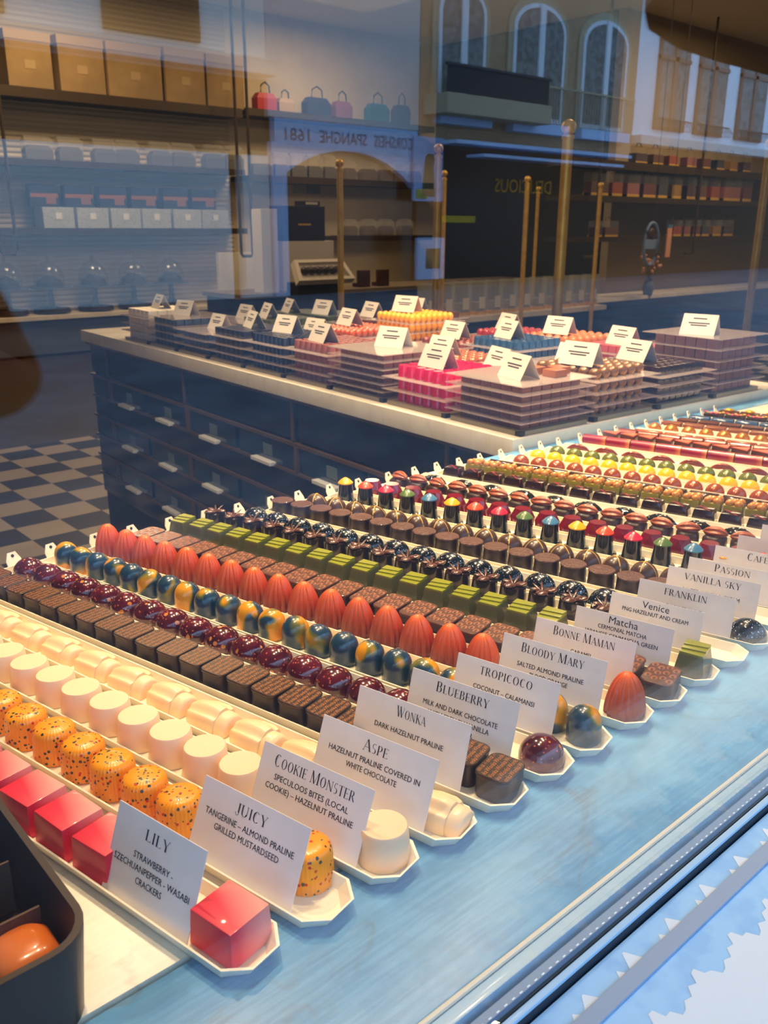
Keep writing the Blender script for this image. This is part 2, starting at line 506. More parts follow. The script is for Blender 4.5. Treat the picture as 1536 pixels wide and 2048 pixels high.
SILLP = pm('sky_blue_sill_paint', (158, 204, 240), 0.45, noise=(60, (144, 192, 234), .45, .6))
sill = struct(MB().box(wx0 - .05, wx1 + .05, 0.086, 0.1940, 0.868, 0.8895, 0.003).build('trim_1', SILLP, smooth=30))
sill['label'] = 'pale blue painted outer window sill'
bar = MB().box(wx0, wx1, 0.1705, 0.1795, 0.8893, 0.8912, 0.0005).build('sill_strip', pm('grey_strip_paint', (150, 164, 184), 0.6), sill, smooth=0)
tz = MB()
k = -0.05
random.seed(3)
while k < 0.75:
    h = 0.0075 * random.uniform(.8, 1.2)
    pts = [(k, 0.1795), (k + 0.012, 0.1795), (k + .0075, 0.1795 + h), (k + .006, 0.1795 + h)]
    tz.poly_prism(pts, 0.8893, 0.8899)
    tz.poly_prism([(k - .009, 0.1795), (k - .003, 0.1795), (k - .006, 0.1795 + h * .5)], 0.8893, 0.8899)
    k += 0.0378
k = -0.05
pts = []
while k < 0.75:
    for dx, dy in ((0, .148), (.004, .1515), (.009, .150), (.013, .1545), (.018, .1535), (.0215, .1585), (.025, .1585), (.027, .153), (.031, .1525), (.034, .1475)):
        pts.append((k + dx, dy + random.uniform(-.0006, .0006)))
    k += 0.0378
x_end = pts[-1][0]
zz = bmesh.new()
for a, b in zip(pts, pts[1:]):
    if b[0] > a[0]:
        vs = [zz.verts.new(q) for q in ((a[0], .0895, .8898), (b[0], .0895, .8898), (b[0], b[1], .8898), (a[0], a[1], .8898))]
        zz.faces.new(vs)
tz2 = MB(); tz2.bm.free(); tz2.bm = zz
tz.build('painted_sun_zigzag', pm('sunlit_sill_white', (218, 226, 232), 0.5), sill, smooth=0)  # sunlight on the sill, put in as thin pale zigzag shapes; same below
tz2.build('painted_sun_zigzag', pm('sunlit_sill_white', (218, 226, 232), 0.5), sill, smooth=0)
# street outside
struct(MB().box(-30, 50, -13.8, -2.7, -0.14, -0.03).build('road', pm('street_paving', (96, 100, 110), 0.8, noise=(2, (78, 82, 92), .4, .6)), smooth=0))
struct(MB().box(-30, 50, -2.7, 0.1, -0.14, -0.02).build('pavement', pm('shade_dark_paving', (40, 40, 43), 0.8, noise=(3, (52, 52, 55), .4, .6)), smooth=0))  # shade in front of the shop is put into this darker paving colour

# canvas awning added out of view over the shop window to block overhead sky
aw = thing('skyshade', 'added unseen wide canvas awning over the shop window', 'skyshade', (0.5, 0.09, 0))
MB().obox((0, -.62, 2.86), (1, 0, 0), (0, -1, -.22), (0, -.22, 1), 3.6, .62, .006).build('canvas', pm('brown_canvas', (112, 84, 62), 0.9), aw, smooth=0)
MB().box(-3.6, 3.6, -1.235, -1.225, 2.58, 2.74).build('valance', pm('brown_canvas', (112, 84, 62), 0.9), aw, smooth=0)

# ---- display ledge
def stone_mat(name, rgb, rgb2, vein, rough, scratch=True):
    m = bpy.data.materials.new(name)
    nt, b = nodes(m)
    v = texc(nt, 'Object')
    n1 = noise_n(nt, v, 9, 6, 0.8)
    c = mix_node(nt, lin(rgb), lin(rgb2), ramp(nt, n1, [(.38, (0,)), (.66, (1,))]))
    n2 = noise_n(nt, v, 5, 8, 2.2)
    r = mth(nt, 'ABSOLUTE', mth(nt, 'SUBTRACT', n2, 0.5))
    vm = ramp(nt, r, [(0.0, (1,)), (0.02, (0,))])
    n4 = noise_n(nt, v, 11, 3)
    fac = mth(nt, 'MULTIPLY', mth(nt, 'MULTIPLY', vm, ramp(nt, n4, [(.5, (0,)), (.65, (1,))])), vein)
    c2 = mix_node(nt, c, lin((92, 104, 108)), fac)
    v3 = texc(nt, 'Object', (22, 340, 1))
    st = ramp(nt, noise_n(nt, v3, 1.0, 3), [(.42, (0,)), (.62, (1,))])
    n6 = ramp(nt, noise_n(nt, v, 30, 6, 1.0), [(.45, (0,)), (.7, (1,))])
    c3 = mix_node(nt, c2, lin([min(255, q + 26) for q in rgb2]), mth(nt, 'MULTIPLY', st, .28))
    c4 = mix_node(nt, c3, lin([q * .80 for q in rgb]), mth(nt, 'MULTIPLY', n6, .45 if vein > .4 else .15))
    nt.links.new(c4, b.inputs['Base Color'])
    b.inputs['Roughness'].default_value = rough
    return m
BLUE_STONE = stone_mat('blue_grey_marble', (74, 136, 182), (102, 162, 202), 0.7, 0.30)
CREAM_STONE = stone_mat('cream_marble', (238, 228, 206), (228, 216, 190), 0.25, 0.3)
table = thing('display_ledge', 'long marble display ledge inside the shop window carrying the praline trays', 'display ledge', (0, 0, 0))
MB().box(-1.05, 1.94, 0.2215, 0.3235, 0.862, 0.9000, 0.0012).build('front_slab', BLUE_STONE, table, smooth=30)
MB().poly_prism([(-1.05, .3268), (1.94, .3268), (1.94, .8525), (1.083, .9005), (-1.05, .9005)], 0.862, 0.9000, 1.0, 0.0012).build('top_slab', CREAM_STONE, table, smooth=30)
MB().box(-1.05, 1.94, 0.24, 0.83, 0.80, 0.862).build('core_board', pm('dark_board', (26, 24, 24), 0.7), table, smooth=0)
MB().poly_prism([(1.0, .868), (1.94, .816), (1.94, .8525), (1.083, .9005), (.99, .9005)], 0.9000, 0.9012).build('edge_strip', BLUE_STONE, table, smooth=0)
MB().box(-1.05, 1.94, 0.28, 0.82, 0.0, 0.80).build('base_cabinet', pm('navy_lacquer', (30, 40, 56), 0.4), table, smooth=0)

# ---- service counter (rotated a little against the window)
CA = -math.asin(0.0558215)
CTR = (1.080, 0.903)
counter = thing('service_counter', 'dark glass fronted service counter with a cream marble top', 'counter', (CTR[0], CTR[1], 0), CA)
MARB = stone_mat('warm_white_marble', (236, 226, 204), (222, 210, 186), 0.3, 0.25)
RAILM = pm('dull_bronze_rail', (112, 88, 66), 0.4, metal=0.4)
BRASS = pm('satin_brass', (240, 194, 92), 0.36, metal=0.4, noise=(30, (224, 174, 76), .4, .7))
NAVYG = pm('dark_blue_glass_front', (20, 28, 44), 0.12, spec=0.6, coat=0.5)
DRAW = pm('blue_drawer_glass', (34, 64, 92), 0.15, spec=0.6, coat=0.5, noise=(6, (26, 48, 74), .4, .6))
MB().box(0, 0.86, 0, 1.96, 0.884, 0.920, 0.003).build('marble_top', MARB, counter, smooth=30)
MB().box(0.03, 0.84, 0.02, 1.94, 0.03, 0.884).build('carcass', pm('counter_carcass', (22, 26, 34), 0.5), counter, smooth=0)
MB().box(0.008, 0.845, 0.005, 1.95, 0.876, 0.884).build('bronze_edge', RAILM, counter, smooth=0)
divs = [0.02, 0.16, 0.68, 1.23, 1.78, 1.94]
for a, b in zip(divs, divs[1:]):
    MB().box(0.018, 0.03, a + .006, b - .006, 0.787, 0.872, 0.001).build('glass_panel', NAVYG, counter, smooth=0)
for a in divs[1:-1]:
    MB().box(0.014, 0.03, a + .012, a + .020, 0.782, 0.876).build('bronze_strip', RAILM, counter, smooth=0)
SILV = pm('pale_steel_handle', (238, 240, 240), 0.35, metal=0.1)
for r in range(3):
    zt = 0.776 - 0.135 * r
    MB().box(0.012, 0.03, 0.01, 1.94, zt - .004, zt + .004).build('bronze_rail', RAILM, counter, smooth=0)
    MB().box(0.012, 0.03, 0.01, 1.94, zt - .071, zt - .064).build('bronze_rail', RAILM, counter, smooth=0)
    MB().box(0.018, 0.03, 0.02, 1.93, zt - .131, zt - .072).build('glass_panel', NAVYG, counter, smooth=0)
    for a, b in zip(divs, divs[1:]):
        MB().box(0.010, 0.03, a - .008, a + .004, zt - .064, zt - .004).build('bronze_strip', RAILM, counter, smooth=0)
        n = 2 if b - a > .3 else 1
        for q in range(n):
            s0 = a + (b - a) / n * q + .012; s1 = a + (b - a) / n * (q + 1) - .008
            dr = MB().box(0.017, 0.03, s0, s1, zt - .063, zt - .005, 0.001).build('drawer', DRAW, counter, smooth=0)
            mid = (s0 + s1) / 2
            if n == 2:
                MB().box(0.000, 0.017, mid - .046, mid + .046, zt - .068, zt - .059, 0.001).build('handle', SILV, dr, smooth=0)
                MB().box(0.0155, 0.017, mid - .03, mid + .01, zt - .048, zt - .022).build('drawer_label', pm('grey_paper', (96, 112, 118), 0.6), dr, smooth=0)
def counter_pt(s, t, z=0.92):
    """s along the left edge away from the window, t along the front edge"""
    c, sn = math.cos(CA), math.sin(CA)
    return Vector((CTR[0] + t * c - s * sn, CTR[1] + t * sn + s * c, z))

# ================================================================ ACROSS THE STREET (seen in the glass)
FY = -13.8
def bpart(name, mat, par, boxes, bev=0.0):
    m = MB()
    for (x0, x1, y0, y1, z0, z1) in boxes:
        z0 = -.14 if z0 == 0 else z0
        m.box(x0, x1, y0, y1, z0, z1, bev)
    return m.build(name, mat, par, smooth=0)
PLAS = pm('white_stucco', (236, 232, 222), 0.85)
PLASB = pm('grey_white_stucco', (206, 204, 200), 0.85)
DKGL = pm('dark_window_glass', (26, 22, 16), 0.2)
DARK = pm('black_shop_front', (14, 14, 18), 0.5)
BEIGE = pm('beige_stone', (190, 170, 138), 0.85)
FRW = pm('white_window_frame', (232, 236, 240), 0.6)
FRB = pm('brown_window_frame', (140, 104, 84), 0.6)
CURT = pm('net_curtain', (150, 148, 142), 0.9, noise=(8, (120, 116, 108), .4, .6))
LBLUE = pm('pale_blue_paint', (184, 208, 240), 0.7)
def brick_mat():
    m = bpy.data.materials.new('brown_brick')
    nt, b = nodes(m)
    v = texc(nt, 'Object', (4, 4, 4))
    mp = nt.nodes.new('ShaderNodeMapping'); mp.inputs['Rotation'].default_value = (PI / 2, 0, 0)
    nt.links.new(v, mp.inputs['Vector'])
    bk = nt.nodes.new('ShaderNodeTexBrick'); bk.inputs['Scale'].default_value = 1.0
    bk.inputs[1].default_value = (*lin((204, 164, 124)), 1); bk.inputs[2].default_value = (*lin((184, 146, 110)), 1); bk.inputs[3].default_value = (*lin((150, 132, 110)), 1)
    nt.links.new(mp.outputs['Vector'], bk.inputs['Vector']); nt.links.new(bk.outputs['Color'], b.inputs['Base Color'])
    b.inputs['Roughness'].default_value = 0.9
    return m
BRICK = brick_mat()
Y0, Y1 = FY - 1.5, FY
def win(par, x0, x1, z0, z1, frame, pane, arch=0.0, mull=1, transom=0.0, surround=None):
    n = 12
    def outline(g):
        a = [(x0 + g, z0 + g), (x1 - g, z0 + g)]
        if arch:
            for k in range(n + 1):
                t = PI * k / n
                a.append(((x0 + x1) / 2 + ((x1 - x0) / 2 - g) * math.cos(t), z1 - arch + (arch - g) * math.sin(t)))
        else:
            a += [(x1 - g, z1 - g), (x0 + g, z1 - g)]
        return a
    def slab(g, ya, yb):
        m = MB(); o = outline(g)
        m.rings([[(p[0], ya, p[1]) for p in o], [(p[0], yb, p[1]) for p in o]])
        return m
    if surround:
        f0 = slab(-0.16, Y1 - .1, Y1 + .05).build('window_surround', surround, par, smooth=0)
    f = slab(0.0, Y1 - .1, Y1 + .08).build('window', frame, par, smooth=0)
    slab(0.09, Y1, Y1 + .09).build('pane', pane, f, smooth=0)
    mb = MB()
    for q in range(1, mull + 1):
        xc = x0 + (x1 - x0) * q / (mull + 1)
        mb.box(xc - .09, xc + .09, Y1, Y1 + .13, z0, z1 - .02)
    if transom:
        mb.box(x0, x1, Y1, Y1 + .13, transom - .05, transom + .05)
    mb.build('glazing_bar', frame, f, smooth=0)

ta = thing('townhouse', 'pale stucco townhouse mirrored at the left above the shelf of boxes', 'building', (0, 0, 0))
bpart('wall', PLAS, ta, [(-14, 9.75, Y0, Y1, 3.70, 10)])
bpart('ground_floor_wall', pm('pale_render', (226, 224, 220), 0.85), ta, [(-14, 8.90, Y0, Y1 - .02, 0, 2.45), (9.18, 9.75, Y0, Y1 - .02, 0, 2.45)])
bpart('fascia', pm('brown_fascia', (52, 40, 26), 0.7), ta, [(-14, 9.75, Y0, Y1 - .1, 2.45, 3.70)])
bpart('cornice', PLASB, ta, [(-14, 9.74, Y1 - .05, Y1 + .35, 3.72, 3.98)], .02)
bpart('downpipe', DKGL, ta, [(8.92, 9.16, Y1 - .3, Y1 - .25, 0, 2.5)])
for x0, x1 in ((3.3, 5.25), (6.75, 8.42)):
    win(ta, x0, x1, 4.12, 6.4, pm('ochre_shutter', (96, 72, 40), 0.8), pm('ochre_blind', (70, 52, 30), 0.8), mull=0)

tb = thing('townhouse', 'smooth grey white townhouse with a lettered sign band, mirrored above the handbag shelf', 'building')
bpart('wall', PLASB, tb, [(9.76, 13.48, Y0, Y1, 3.12, 10)])
bpart('sign_band', LBLUE, tb, [(9.85, 13.4, Y1 - .1, Y1 + .06, 2.62, 3.10)])
ar = MB()
for k in range(16):
    a, b = k / 16, (k + 1) / 16
    xa, xb = 10.1 + 3.3 * a, 10.1 + 3.3 * b
    za, zb = 2.62 - .55 * abs(2 * a - .9) ** 2.2, 2.62 - .55 * abs(2 * b - .9) ** 2.2
    ar.rings([[(xa, Y1 - .1, za), (xb, Y1 - .1, zb), (xb, Y1 - .1, 2.63), (xa, Y1 - .1, 2.63)], [(xa, Y1 + .05, za), (xb, Y1 + .05, zb), (xb, Y1 + .05, 2.63), (xa, Y1 + .05, 2.63)]])
ar.build('arch', LBLUE, tb, smooth=0)
bpart('pillar', LBLUE, tb, [(9.78, 10.1, Y1 - .1, Y1 + .05, 0, 2.7)])
bpart('shop_glass', DKGL, tb, [(10.1, 13.48, Y0, Y1 - .12, 0, 3.12)])
SIGNI = pm('sign_ink', (90, 104, 130), 0.8)
for wtx, xc, ww in (('CORSHEIS', 12.75, 1.05), ('SPANGHE', 11.45, 1.15), ('1681', 10.35, .55)):
    me = sans(wtx, 0.34)
    sg = link('sign_lettering', me, tb, (xc, Y1 + .07, 2.74))
    sg.rotation_euler = (PI / 2, 0, PI)
    if not me.materials:
        me.materials.append(SIGNI)
    _x0, _x1, _, _ = mesh_size(me)
    sg.scale = (ww / (_x1 - _x0), 0.9, 1)

tc_ = thing('townhouse', 'brown brick townhouse with arched white windows, mirrored above the brass posts', 'building')
bpart('wall', BRICK, tc_, [(13.5, 21.1, Y0, Y1, 2.95, 10)])
bpart('ground_floor_wall', pm('brown_stone', (74, 58, 42), 0.85), tc_, [(17.1, 21.1, Y0, Y1 - .05, 0, 2.95)])
bpart('shop_front', DARK, tc_, [(13.5, 17.1, Y0, Y1 - .05, 0, 2.98)])
for x0, x1 in ((13.95, 15.35), (16.25, 18.05), (18.75, 20.55)):
    win(tc_, x0, x1, 3.55, 5.95, FRW, CURT, arch=.55, mull=1, surround=BEIGE)
    bpart('window_sill', LBLUE, tc_, [(x0 - .1, x1 + .1, Y1, Y1 + .25, 3.28, 3.5)])
bpart('balcony_slab', BEIGE, tc_, [(13.6, 16.9, Y1, Y1 + .7, 3.42, 3.80)], .02)
rl = MB()
for k in range(60):
    x = 13.65 + k * .0533
    rl.box(x, x + .036, Y1 + .62, Y1 + .65, 3.82, 4.30)
rl.box(13.62, 16.9, Y1 + .6, Y1 + .67, 4.30, 4.35)
rl.build('balcony_railing', pm('grey_iron', (58, 60, 64), .6), tc_, smooth=0)
r2 = MB().box(16.9, 20.9, Y1 + .15, Y1 + .18, 4.28, 4.32)
for k in range(40):
    r2.box(16.95 + k * .1, 16.965 + k * .1, Y1 + .15, Y1 + .17, 3.55, 4.3)
r2.build('window_railing', BEIGE, tc_, smooth=0)
bpart('awning_rail', LBLUE, tc_, [(13.8, 20.0, Y1 + .3, Y1 + .8, 2.86, 2.93), (14.4, 19.4, Y1 + .5, Y1 + 1.0, 2.62, 2.68)])
sg = link('shop_lettering', sans('DELICIOUS', 0.42), tc_, (16.95, Y1 - .03, 2.0))
sg.rotation_euler = (PI / 2, 0, PI)
sg.data.materials.append(pm('mustard_letter', (255, 176, 44), 0.7))
bpart('lit_shelf', pm('lime_sign', (214, 176, 24), 0.6), tc_, [(14.25, 15.3, Y1 - .05, Y1 - .02, 1.33, 1.47)])
po = thing('street_poster', 'blue street poster of a figure, mirrored beside the tall brass post', 'poster', (13.65, Y1 + .12, 0))
MB().box(-.42, .42, -.03, .03, 1.75, 3.0).build('board', pm('poster_blue', (160, 186, 226), 0.6), po, smooth=0)
MB().sphere((.02, .035, 2.55), .14, sy=.2).poly_prism([(-.2, .03), (.2, .03), (.2, .045), (-.2, .045)], 1.85, 2.5, .6).build('printed_figure', pm('poster_olive', (70, 84, 60), 0.7), po)
MB().box(-.36, -.04, .03, .04, 1.80, 1.98).build('printed_band', pm('poster_lime', (150, 170, 60), 0.7), po, smooth=0)

q0, q1 = at(797, 515, 14.2), at(850, 515, 14.2)
zt_, zb_ = at(823, 474, 14.2).z, at(823, 556, 14.2).z
sb_ = thing('street_sign_board', 'pale blue standing sign board mirrored left of the brass post pair', 'sign', ((q0.x + q1.x) / 2, FY + .55, -.03))
MB().box(-(q1.x - q0.x) / 2, (q1.x - q0.x) / 2, -.04, .04, zb_ + .03, zt_ + .03).build('panel', LBLUE, sb_, smooth=0)
MB().box(-(q1.x - q0.x) / 2 - .03, (q1.x - q0.x) / 2 + .03, -.05, .05, zt_ + .03, zt_ + .12).build('header', DARK, sb_, smooth=0)
MB().box(-.15, .25, .04, .05, zb_ + .25, zb_ + .65).build('picture', pm('poster_olive', (70, 84, 60), 0.7), sb_, smooth=0)
MB().box(-.3, -.24, -.04, .04, 0, zb_ + .03).box(.24, .3, -.04, .04, 0, zb_ + .03).build('stand', DARK, sb_, smooth=0)

td = thing('townhouse', 'white townhouse with tall brown framed windows, mirrored at the right', 'building')
bpart('wall', pm('white_townhouse_paint', (238, 244, 250), 0.85), td, [(21.1, 40, Y0, Y1, 3.30, 10)])
bpart('ledge', PLASB, td, [(21.1, 40, Y1, Y1 + .3, 3.30, 3.52)], .02)
bpart('ground_floor_wall', pm('brown_stone', (74, 58, 42), 0.85), td, [(21.1, 40, Y0, Y1 - .05, 0, 3.30)])
for x0, x1 in ((22.0, 23.45), (24.0, 25.5), (26.3, 27.9), (29.0, 30.6)):
    win(td, x0, x1, 3.72, 6.6, FRB, CURT, mull=1, transom=5.45)
    g = MB()
    for k in range(14):
        xx = x0 - .1 + (x1 - x0 + .2) * k / 13
        g.tube([(xx, Y1 + .25, 3.7), (xx + .08, Y1 + .3, 3.82), (xx, Y1 + .25, 3.95)], .012, 5)
    g.box(x0 - .1, x1 + .1, Y1 + .22, Y1 + .25, 3.95, 3.98)
    g.build('window_guard', DARK, td, smooth=0)

# big brown parasol on the pavement: its canopy is mirrored in the top right corner
pz = 2.70
pv = [(6.121, 4.053), (6.933, 4.297), (7.707, 4.376), (8.664, 4.418), (10.5, 4.423), (11.5, 3.6), (10.4, 2.5), (7.6, 1.9), (5.2, 2.4), (4.9, 3.1), (5.60, 3.75)]
pts = [(x, .4 - y) for x, y in pv]
par = thing('parasol', 'large brown parasol on the pavement, mirrored in the top right corner', 'parasol', (8.0, -2.9, 0))
pc = MB()
ctr = Vector((0, 0, 0.75))
ring0 = [(x - 8.0, y + 2.9, pz) for x, y in pts]
ring1 = [(x * .96, y * .96, pz + .05) for x, y, z in ring0]
ring2 = [(x * .5, y * .5, pz + .42) for x, y, z in ring0]
ring3 = [(x * .04, y * .04, pz + .75) for x, y, z in ring0]
ringb = [(x, y, pz - .09) for x, y, z in ring0]
pc.rings([ringb, ring0, ring1, ring2, ring3], cap0=False)
pc.build('canopy', pm('brown_canvas', (112, 84, 62), 0.9), par, smooth=30)
MB().tube([(0, 0, 0), (0, 0, pz + .78)], .03).build('pole', pm('grey_pole', (110, 110, 112), 0.5), par)
MB().lathe([(.35, -.02), (.35, .08), (.06, .1)]).build('base', DARK, par)
for a in range(0, len(pts), 2):
    MB().tube([(0, 0, pz + .6), (ring1[a][0], ring1[a][1], pz + .03)], .012, 6).build('rib', pm('grey_pole', (110, 110, 112), 0.5), par)

# ================================================================ PRALINE MATERIALS
def gradient_mat(name, axis, stops, rough=0.35, coat=0.3, nscale=0, namp=0.0, skew=None, spec=0.5, metal=0.0):
    """stops: (position in metres along a local axis, rgb)"""
    m = bpy.data.materials.new(name)
    nt, b = nodes(m)
    v = texc(nt, 'Object')
    s = sep(nt, v, axis)
    if skew:
        s = mth(nt, 'ADD', s, mth(nt, 'MULTIPLY', sep(nt, v, skew[0]), skew[1]))
    if nscale:
        v2 = texc(nt, 'Object', rnd=3.0)
        s = mth(nt, 'ADD', s, mth(nt, 'MULTIPLY', mth(nt, 'SUBTRACT', noise_n(nt, v2, nscale, 3), 0.5), namp))
    p0 = stops[0][0]; p1 = stops[-1][0]
    s = mth(nt, 'DIVIDE', mth(nt, 'SUBTRACT', s, p0), p1 - p0)
    c = ramp(nt, s, [((p - p0) / (p1 - p0), lin(rgb)) for p, rgb in stops])
    nt.links.new(c, b.inputs['Base Color'])
    b.inputs['Roughness'].default_value = rough; b.inputs['Coat Weight'].default_value = coat; b.inputs['Coat Roughness'].default_value = 0.06
    b.inputs['Specular IOR Level'].default_value = spec; b.inputs['Metallic'].default_value = metal
    return m
def speck_mat(name, rgb, specks, scale, size, rough=0.3, coat=0.4, rgb2=None, keep=0.5, elong=(1, 1, 1)):
    m = bpy.data.materials.new(name)
    nt, b = nodes(m)
    v = texc(nt, 'Object', elong, rnd=5.0)
    c = lin(rgb)
    if rgb2:
        c = mix_node(nt, lin(rgb), lin(rgb2), ramp(nt, noise_n(nt, v, 70, 4), [(.4, (0,)), (.62, (1,))]))
    for k, (sc, col, th) in enumerate(specks):
        vo = voro(nt, v, sc)
        near = mth(nt, 'LESS_THAN', vo.outputs['Distance'], size)
        pick = mth(nt, 'LESS_THAN', sep(nt, vo.outputs['Color'], k % 3), th)
        c = mix_node(nt, c, lin(col), mth(nt, 'MULTIPLY', near, pick))
    nt.links.new(c, b.inputs['Base Color'])
    b.inputs['Roughness'].default_value = rough; b.inputs['Coat Weight'].default_value = coat; b.inputs['Coat Roughness'].default_value = 0.05
    return m
def swirl_mat():
    m = bpy.data.materials.new('blue_and_yellow_cocoa_butter')
    nt, b = nodes(m)
    v = texc(nt, 'Object', (1, 1, .8), rnd=7.0)
    f = noise_n(nt, v, 34, 1.5, 0.7)
    c = ramp(nt, f, [(.0, lin((30, 62, 84))), (.50, lin((30, 64, 88))), (.545, lin((112, 112, 40))), (.59, lin((226, 150, 12))), (1, lin((236, 160, 16)))])
    nt.links.new(c, b.inputs['Base Color'])
    b.inputs['Roughness'].default_value = 0.28; b.inputs['Coat Weight'].default_value = 0.6; b.inputs['Coat Roughness'].default_value = 0.1
    return m
M_PINK = gradient_mat('pink_raspberry_coating', 0, [(-.018, (226, 30, 62)), (-.004, (230, 24, 62)), (.003, (244, 108, 112)), (.014, (250, 158, 148))], 0.45, 0.15, skew=(1, -.35))
M_ORANGE = speck_mat('orange_coating_with_specks', (252, 160, 4), [(230, (52, 60, 50), .55), (260, (204, 34, 14), .55), (330, (70, 80, 70), .4)], 210, 0.25, 0.36, 0.3)
M_CREAM = pm('white_chocolate', (250, 216, 178), 0.42, sss=0.25, coat=0.15)
M_CREAM2 = pm('white_chocolate_bar', (250, 216, 170), 0.42, sss=0.25, coat=0.15)
M_DARK = pm('dark_chocolate', (50, 29, 22), 0.42, coat=0.15, noise=(60, (60, 38, 30), .4, .7))
M_DARKG = pm('glossy_dark_chocolate', (42, 23, 18), 0.16, coat=0.6)
M_MILK = pm('milk_chocolate_brown', (92, 52, 38), 0.4, coat=0.15, noise=(80, (78, 44, 34), .4, .7))
M_GOLDINK = pm('gold_cocoa_print', (190, 120, 56), 0.45)
M_BRONZEINK = pm('bronze_cocoa_print', (150, 92, 60), 0.4)
M_PURPLE = speck_mat('purple_gloss_with_gold_flecks', (66, 10, 26), [(170, (206, 128, 60), .22), (420, (190, 100, 70), .3)], 170, 0.33, 0.16, 0.9, rgb2=(96, 22, 40))
M_SWIRL = swirl_mat()
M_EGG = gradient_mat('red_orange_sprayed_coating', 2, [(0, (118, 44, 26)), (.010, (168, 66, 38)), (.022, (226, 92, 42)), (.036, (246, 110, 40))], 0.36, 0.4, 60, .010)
M_MATCHA = gradient_mat('matcha_green_coating', 2, [(0, (80, 78, 50)), (.0195, (94, 94, 56)), (.0205, (136, 140, 30)), (.03, (146, 148, 34))], 0.3, 0.4)
M_STAR = speck_mat('black_gloss_with_white_specks', (9, 12, 18), [(330, (230, 238, 242), .7), (560, (170, 190, 200), .6)], 420, 0.19, 0.2, 0.45, rgb2=(14, 30, 46))
M_STRIPE = pm('gold_stripe', (214, 170, 86), 0.4, metal=0.1)
M_BROWNG = pm('brown_gloss_shell', (70, 46, 36), 0.32, coat=0.25)
M_BLACKG = pm('black_gloss_shell', (12, 20, 22), 0.1, coat=0.9)
M_CRIM = pm('crimson_gloss', (116, 10, 34), 0.2, coat=0.6)
M_PECAN = pm('pecan_nut', (172, 84, 46), 0.4, coat=0.3, noise=(120, (116, 50, 26), .4, .65), bump=(300, .4))
M_LEAF = pm('dark_green_gloss', (16, 26, 26), 0.1, coat=1.0)
M_REDLINE = pm('rose_line', (190, 60, 70), 0.35)
M_NUTBASE = gradient_mat('green_gold_side_coating', 2, [(0, (40, 36, 18)), (.005, (84, 80, 28)), (.012, (132, 122, 34)), (.02, (150, 126, 40))], 0.32, 0.3)
M_NUT = pm('caramelised_nut', (190, 122, 44), 0.3, coat=0.5, noise=(90, (226, 160, 80), .45, .7))
M_COPPER = pm('copper_dome_coating', (158, 78, 50), 0.26, metal=0.35, coat=0.4)
M_YELLOW = pm('yellow_dome_coating', (252, 176, 4), 0.28, coat=0.4)
M_OLIVE = pm('olive_dome_coating', (104, 112, 44), 0.26, metal=0.15, coat=0.4, noise=(50, (80, 92, 36), .4, .7))
M_POD = pm('red_brown_pod_coating', (122, 54, 42), 0.28, metal=0.25, coat=0.4, noise=(60, (160, 84, 56), .5, .75))
M_MAG = gradient_mat('magenta_to_orange_coating', 1, [(-.02, (206, 120, 70)), (-.011, (150, 30, 50)), (0, (140, 12, 50)), (.02, (128, 10, 46))], 0.28, 0.4)
M_CORAL = pm('coral_coating', (224, 106, 80), 0.4)
M_GOLD = pm('gold_dome_coating', (196, 122, 46), 0.25, metal=0.5, coat=0.4)
M_BLUEB = pm('blue_coating', (40, 70, 104), 0.22, coat=0.5, noise=(40, (60, 96, 132), .45, .7))
M_MAGENTA = pm('magenta_gloss', (196, 20, 72), 0.2, coat=0.5)
CAPS = {'yellow': (250, 170, 10), 'orange': (240, 72, 34), 'pink': (214, 34, 66), 'green': (84, 112, 60), 'blue': (64, 120, 156)}

# ================================================================ PRALINE SHAPES (local x across the tray, y along it)
def mat_add(o, *ms):
    for m in ms:
        o.data.materials.append(m)
def dome_prof(r, h0, h1, n=9):
    return [(r * .97, 0), (r, .001)] + ([(r, h0)] if h0 > .0015 else []) + [(r * math.cos(PI / 2 * k / n), h0 + (h1 - h0) * math.sin(PI / 2 * k / n)) for k in range(1, n + 1)]
def sqp(w, d, r, n=5):
    pts = []
    for cx, cy, a0 in ((w / 2 - r, d / 2 - r, 0), (-w / 2 + r, d / 2 - r, 90), (-w / 2 + r, -d / 2 + r, 180), (w / 2 - r, -d / 2 + r, 270)):
        for k in range(n + 1):
            a = math.radians(a0 + 90 * k / n)
            pts.append((cx + r * math.cos(a), cy + r * math.sin(a)))
    return pts
def pz_scale(pts, k, z):
    return [(x * k, y * k, z) for x, y in pts]

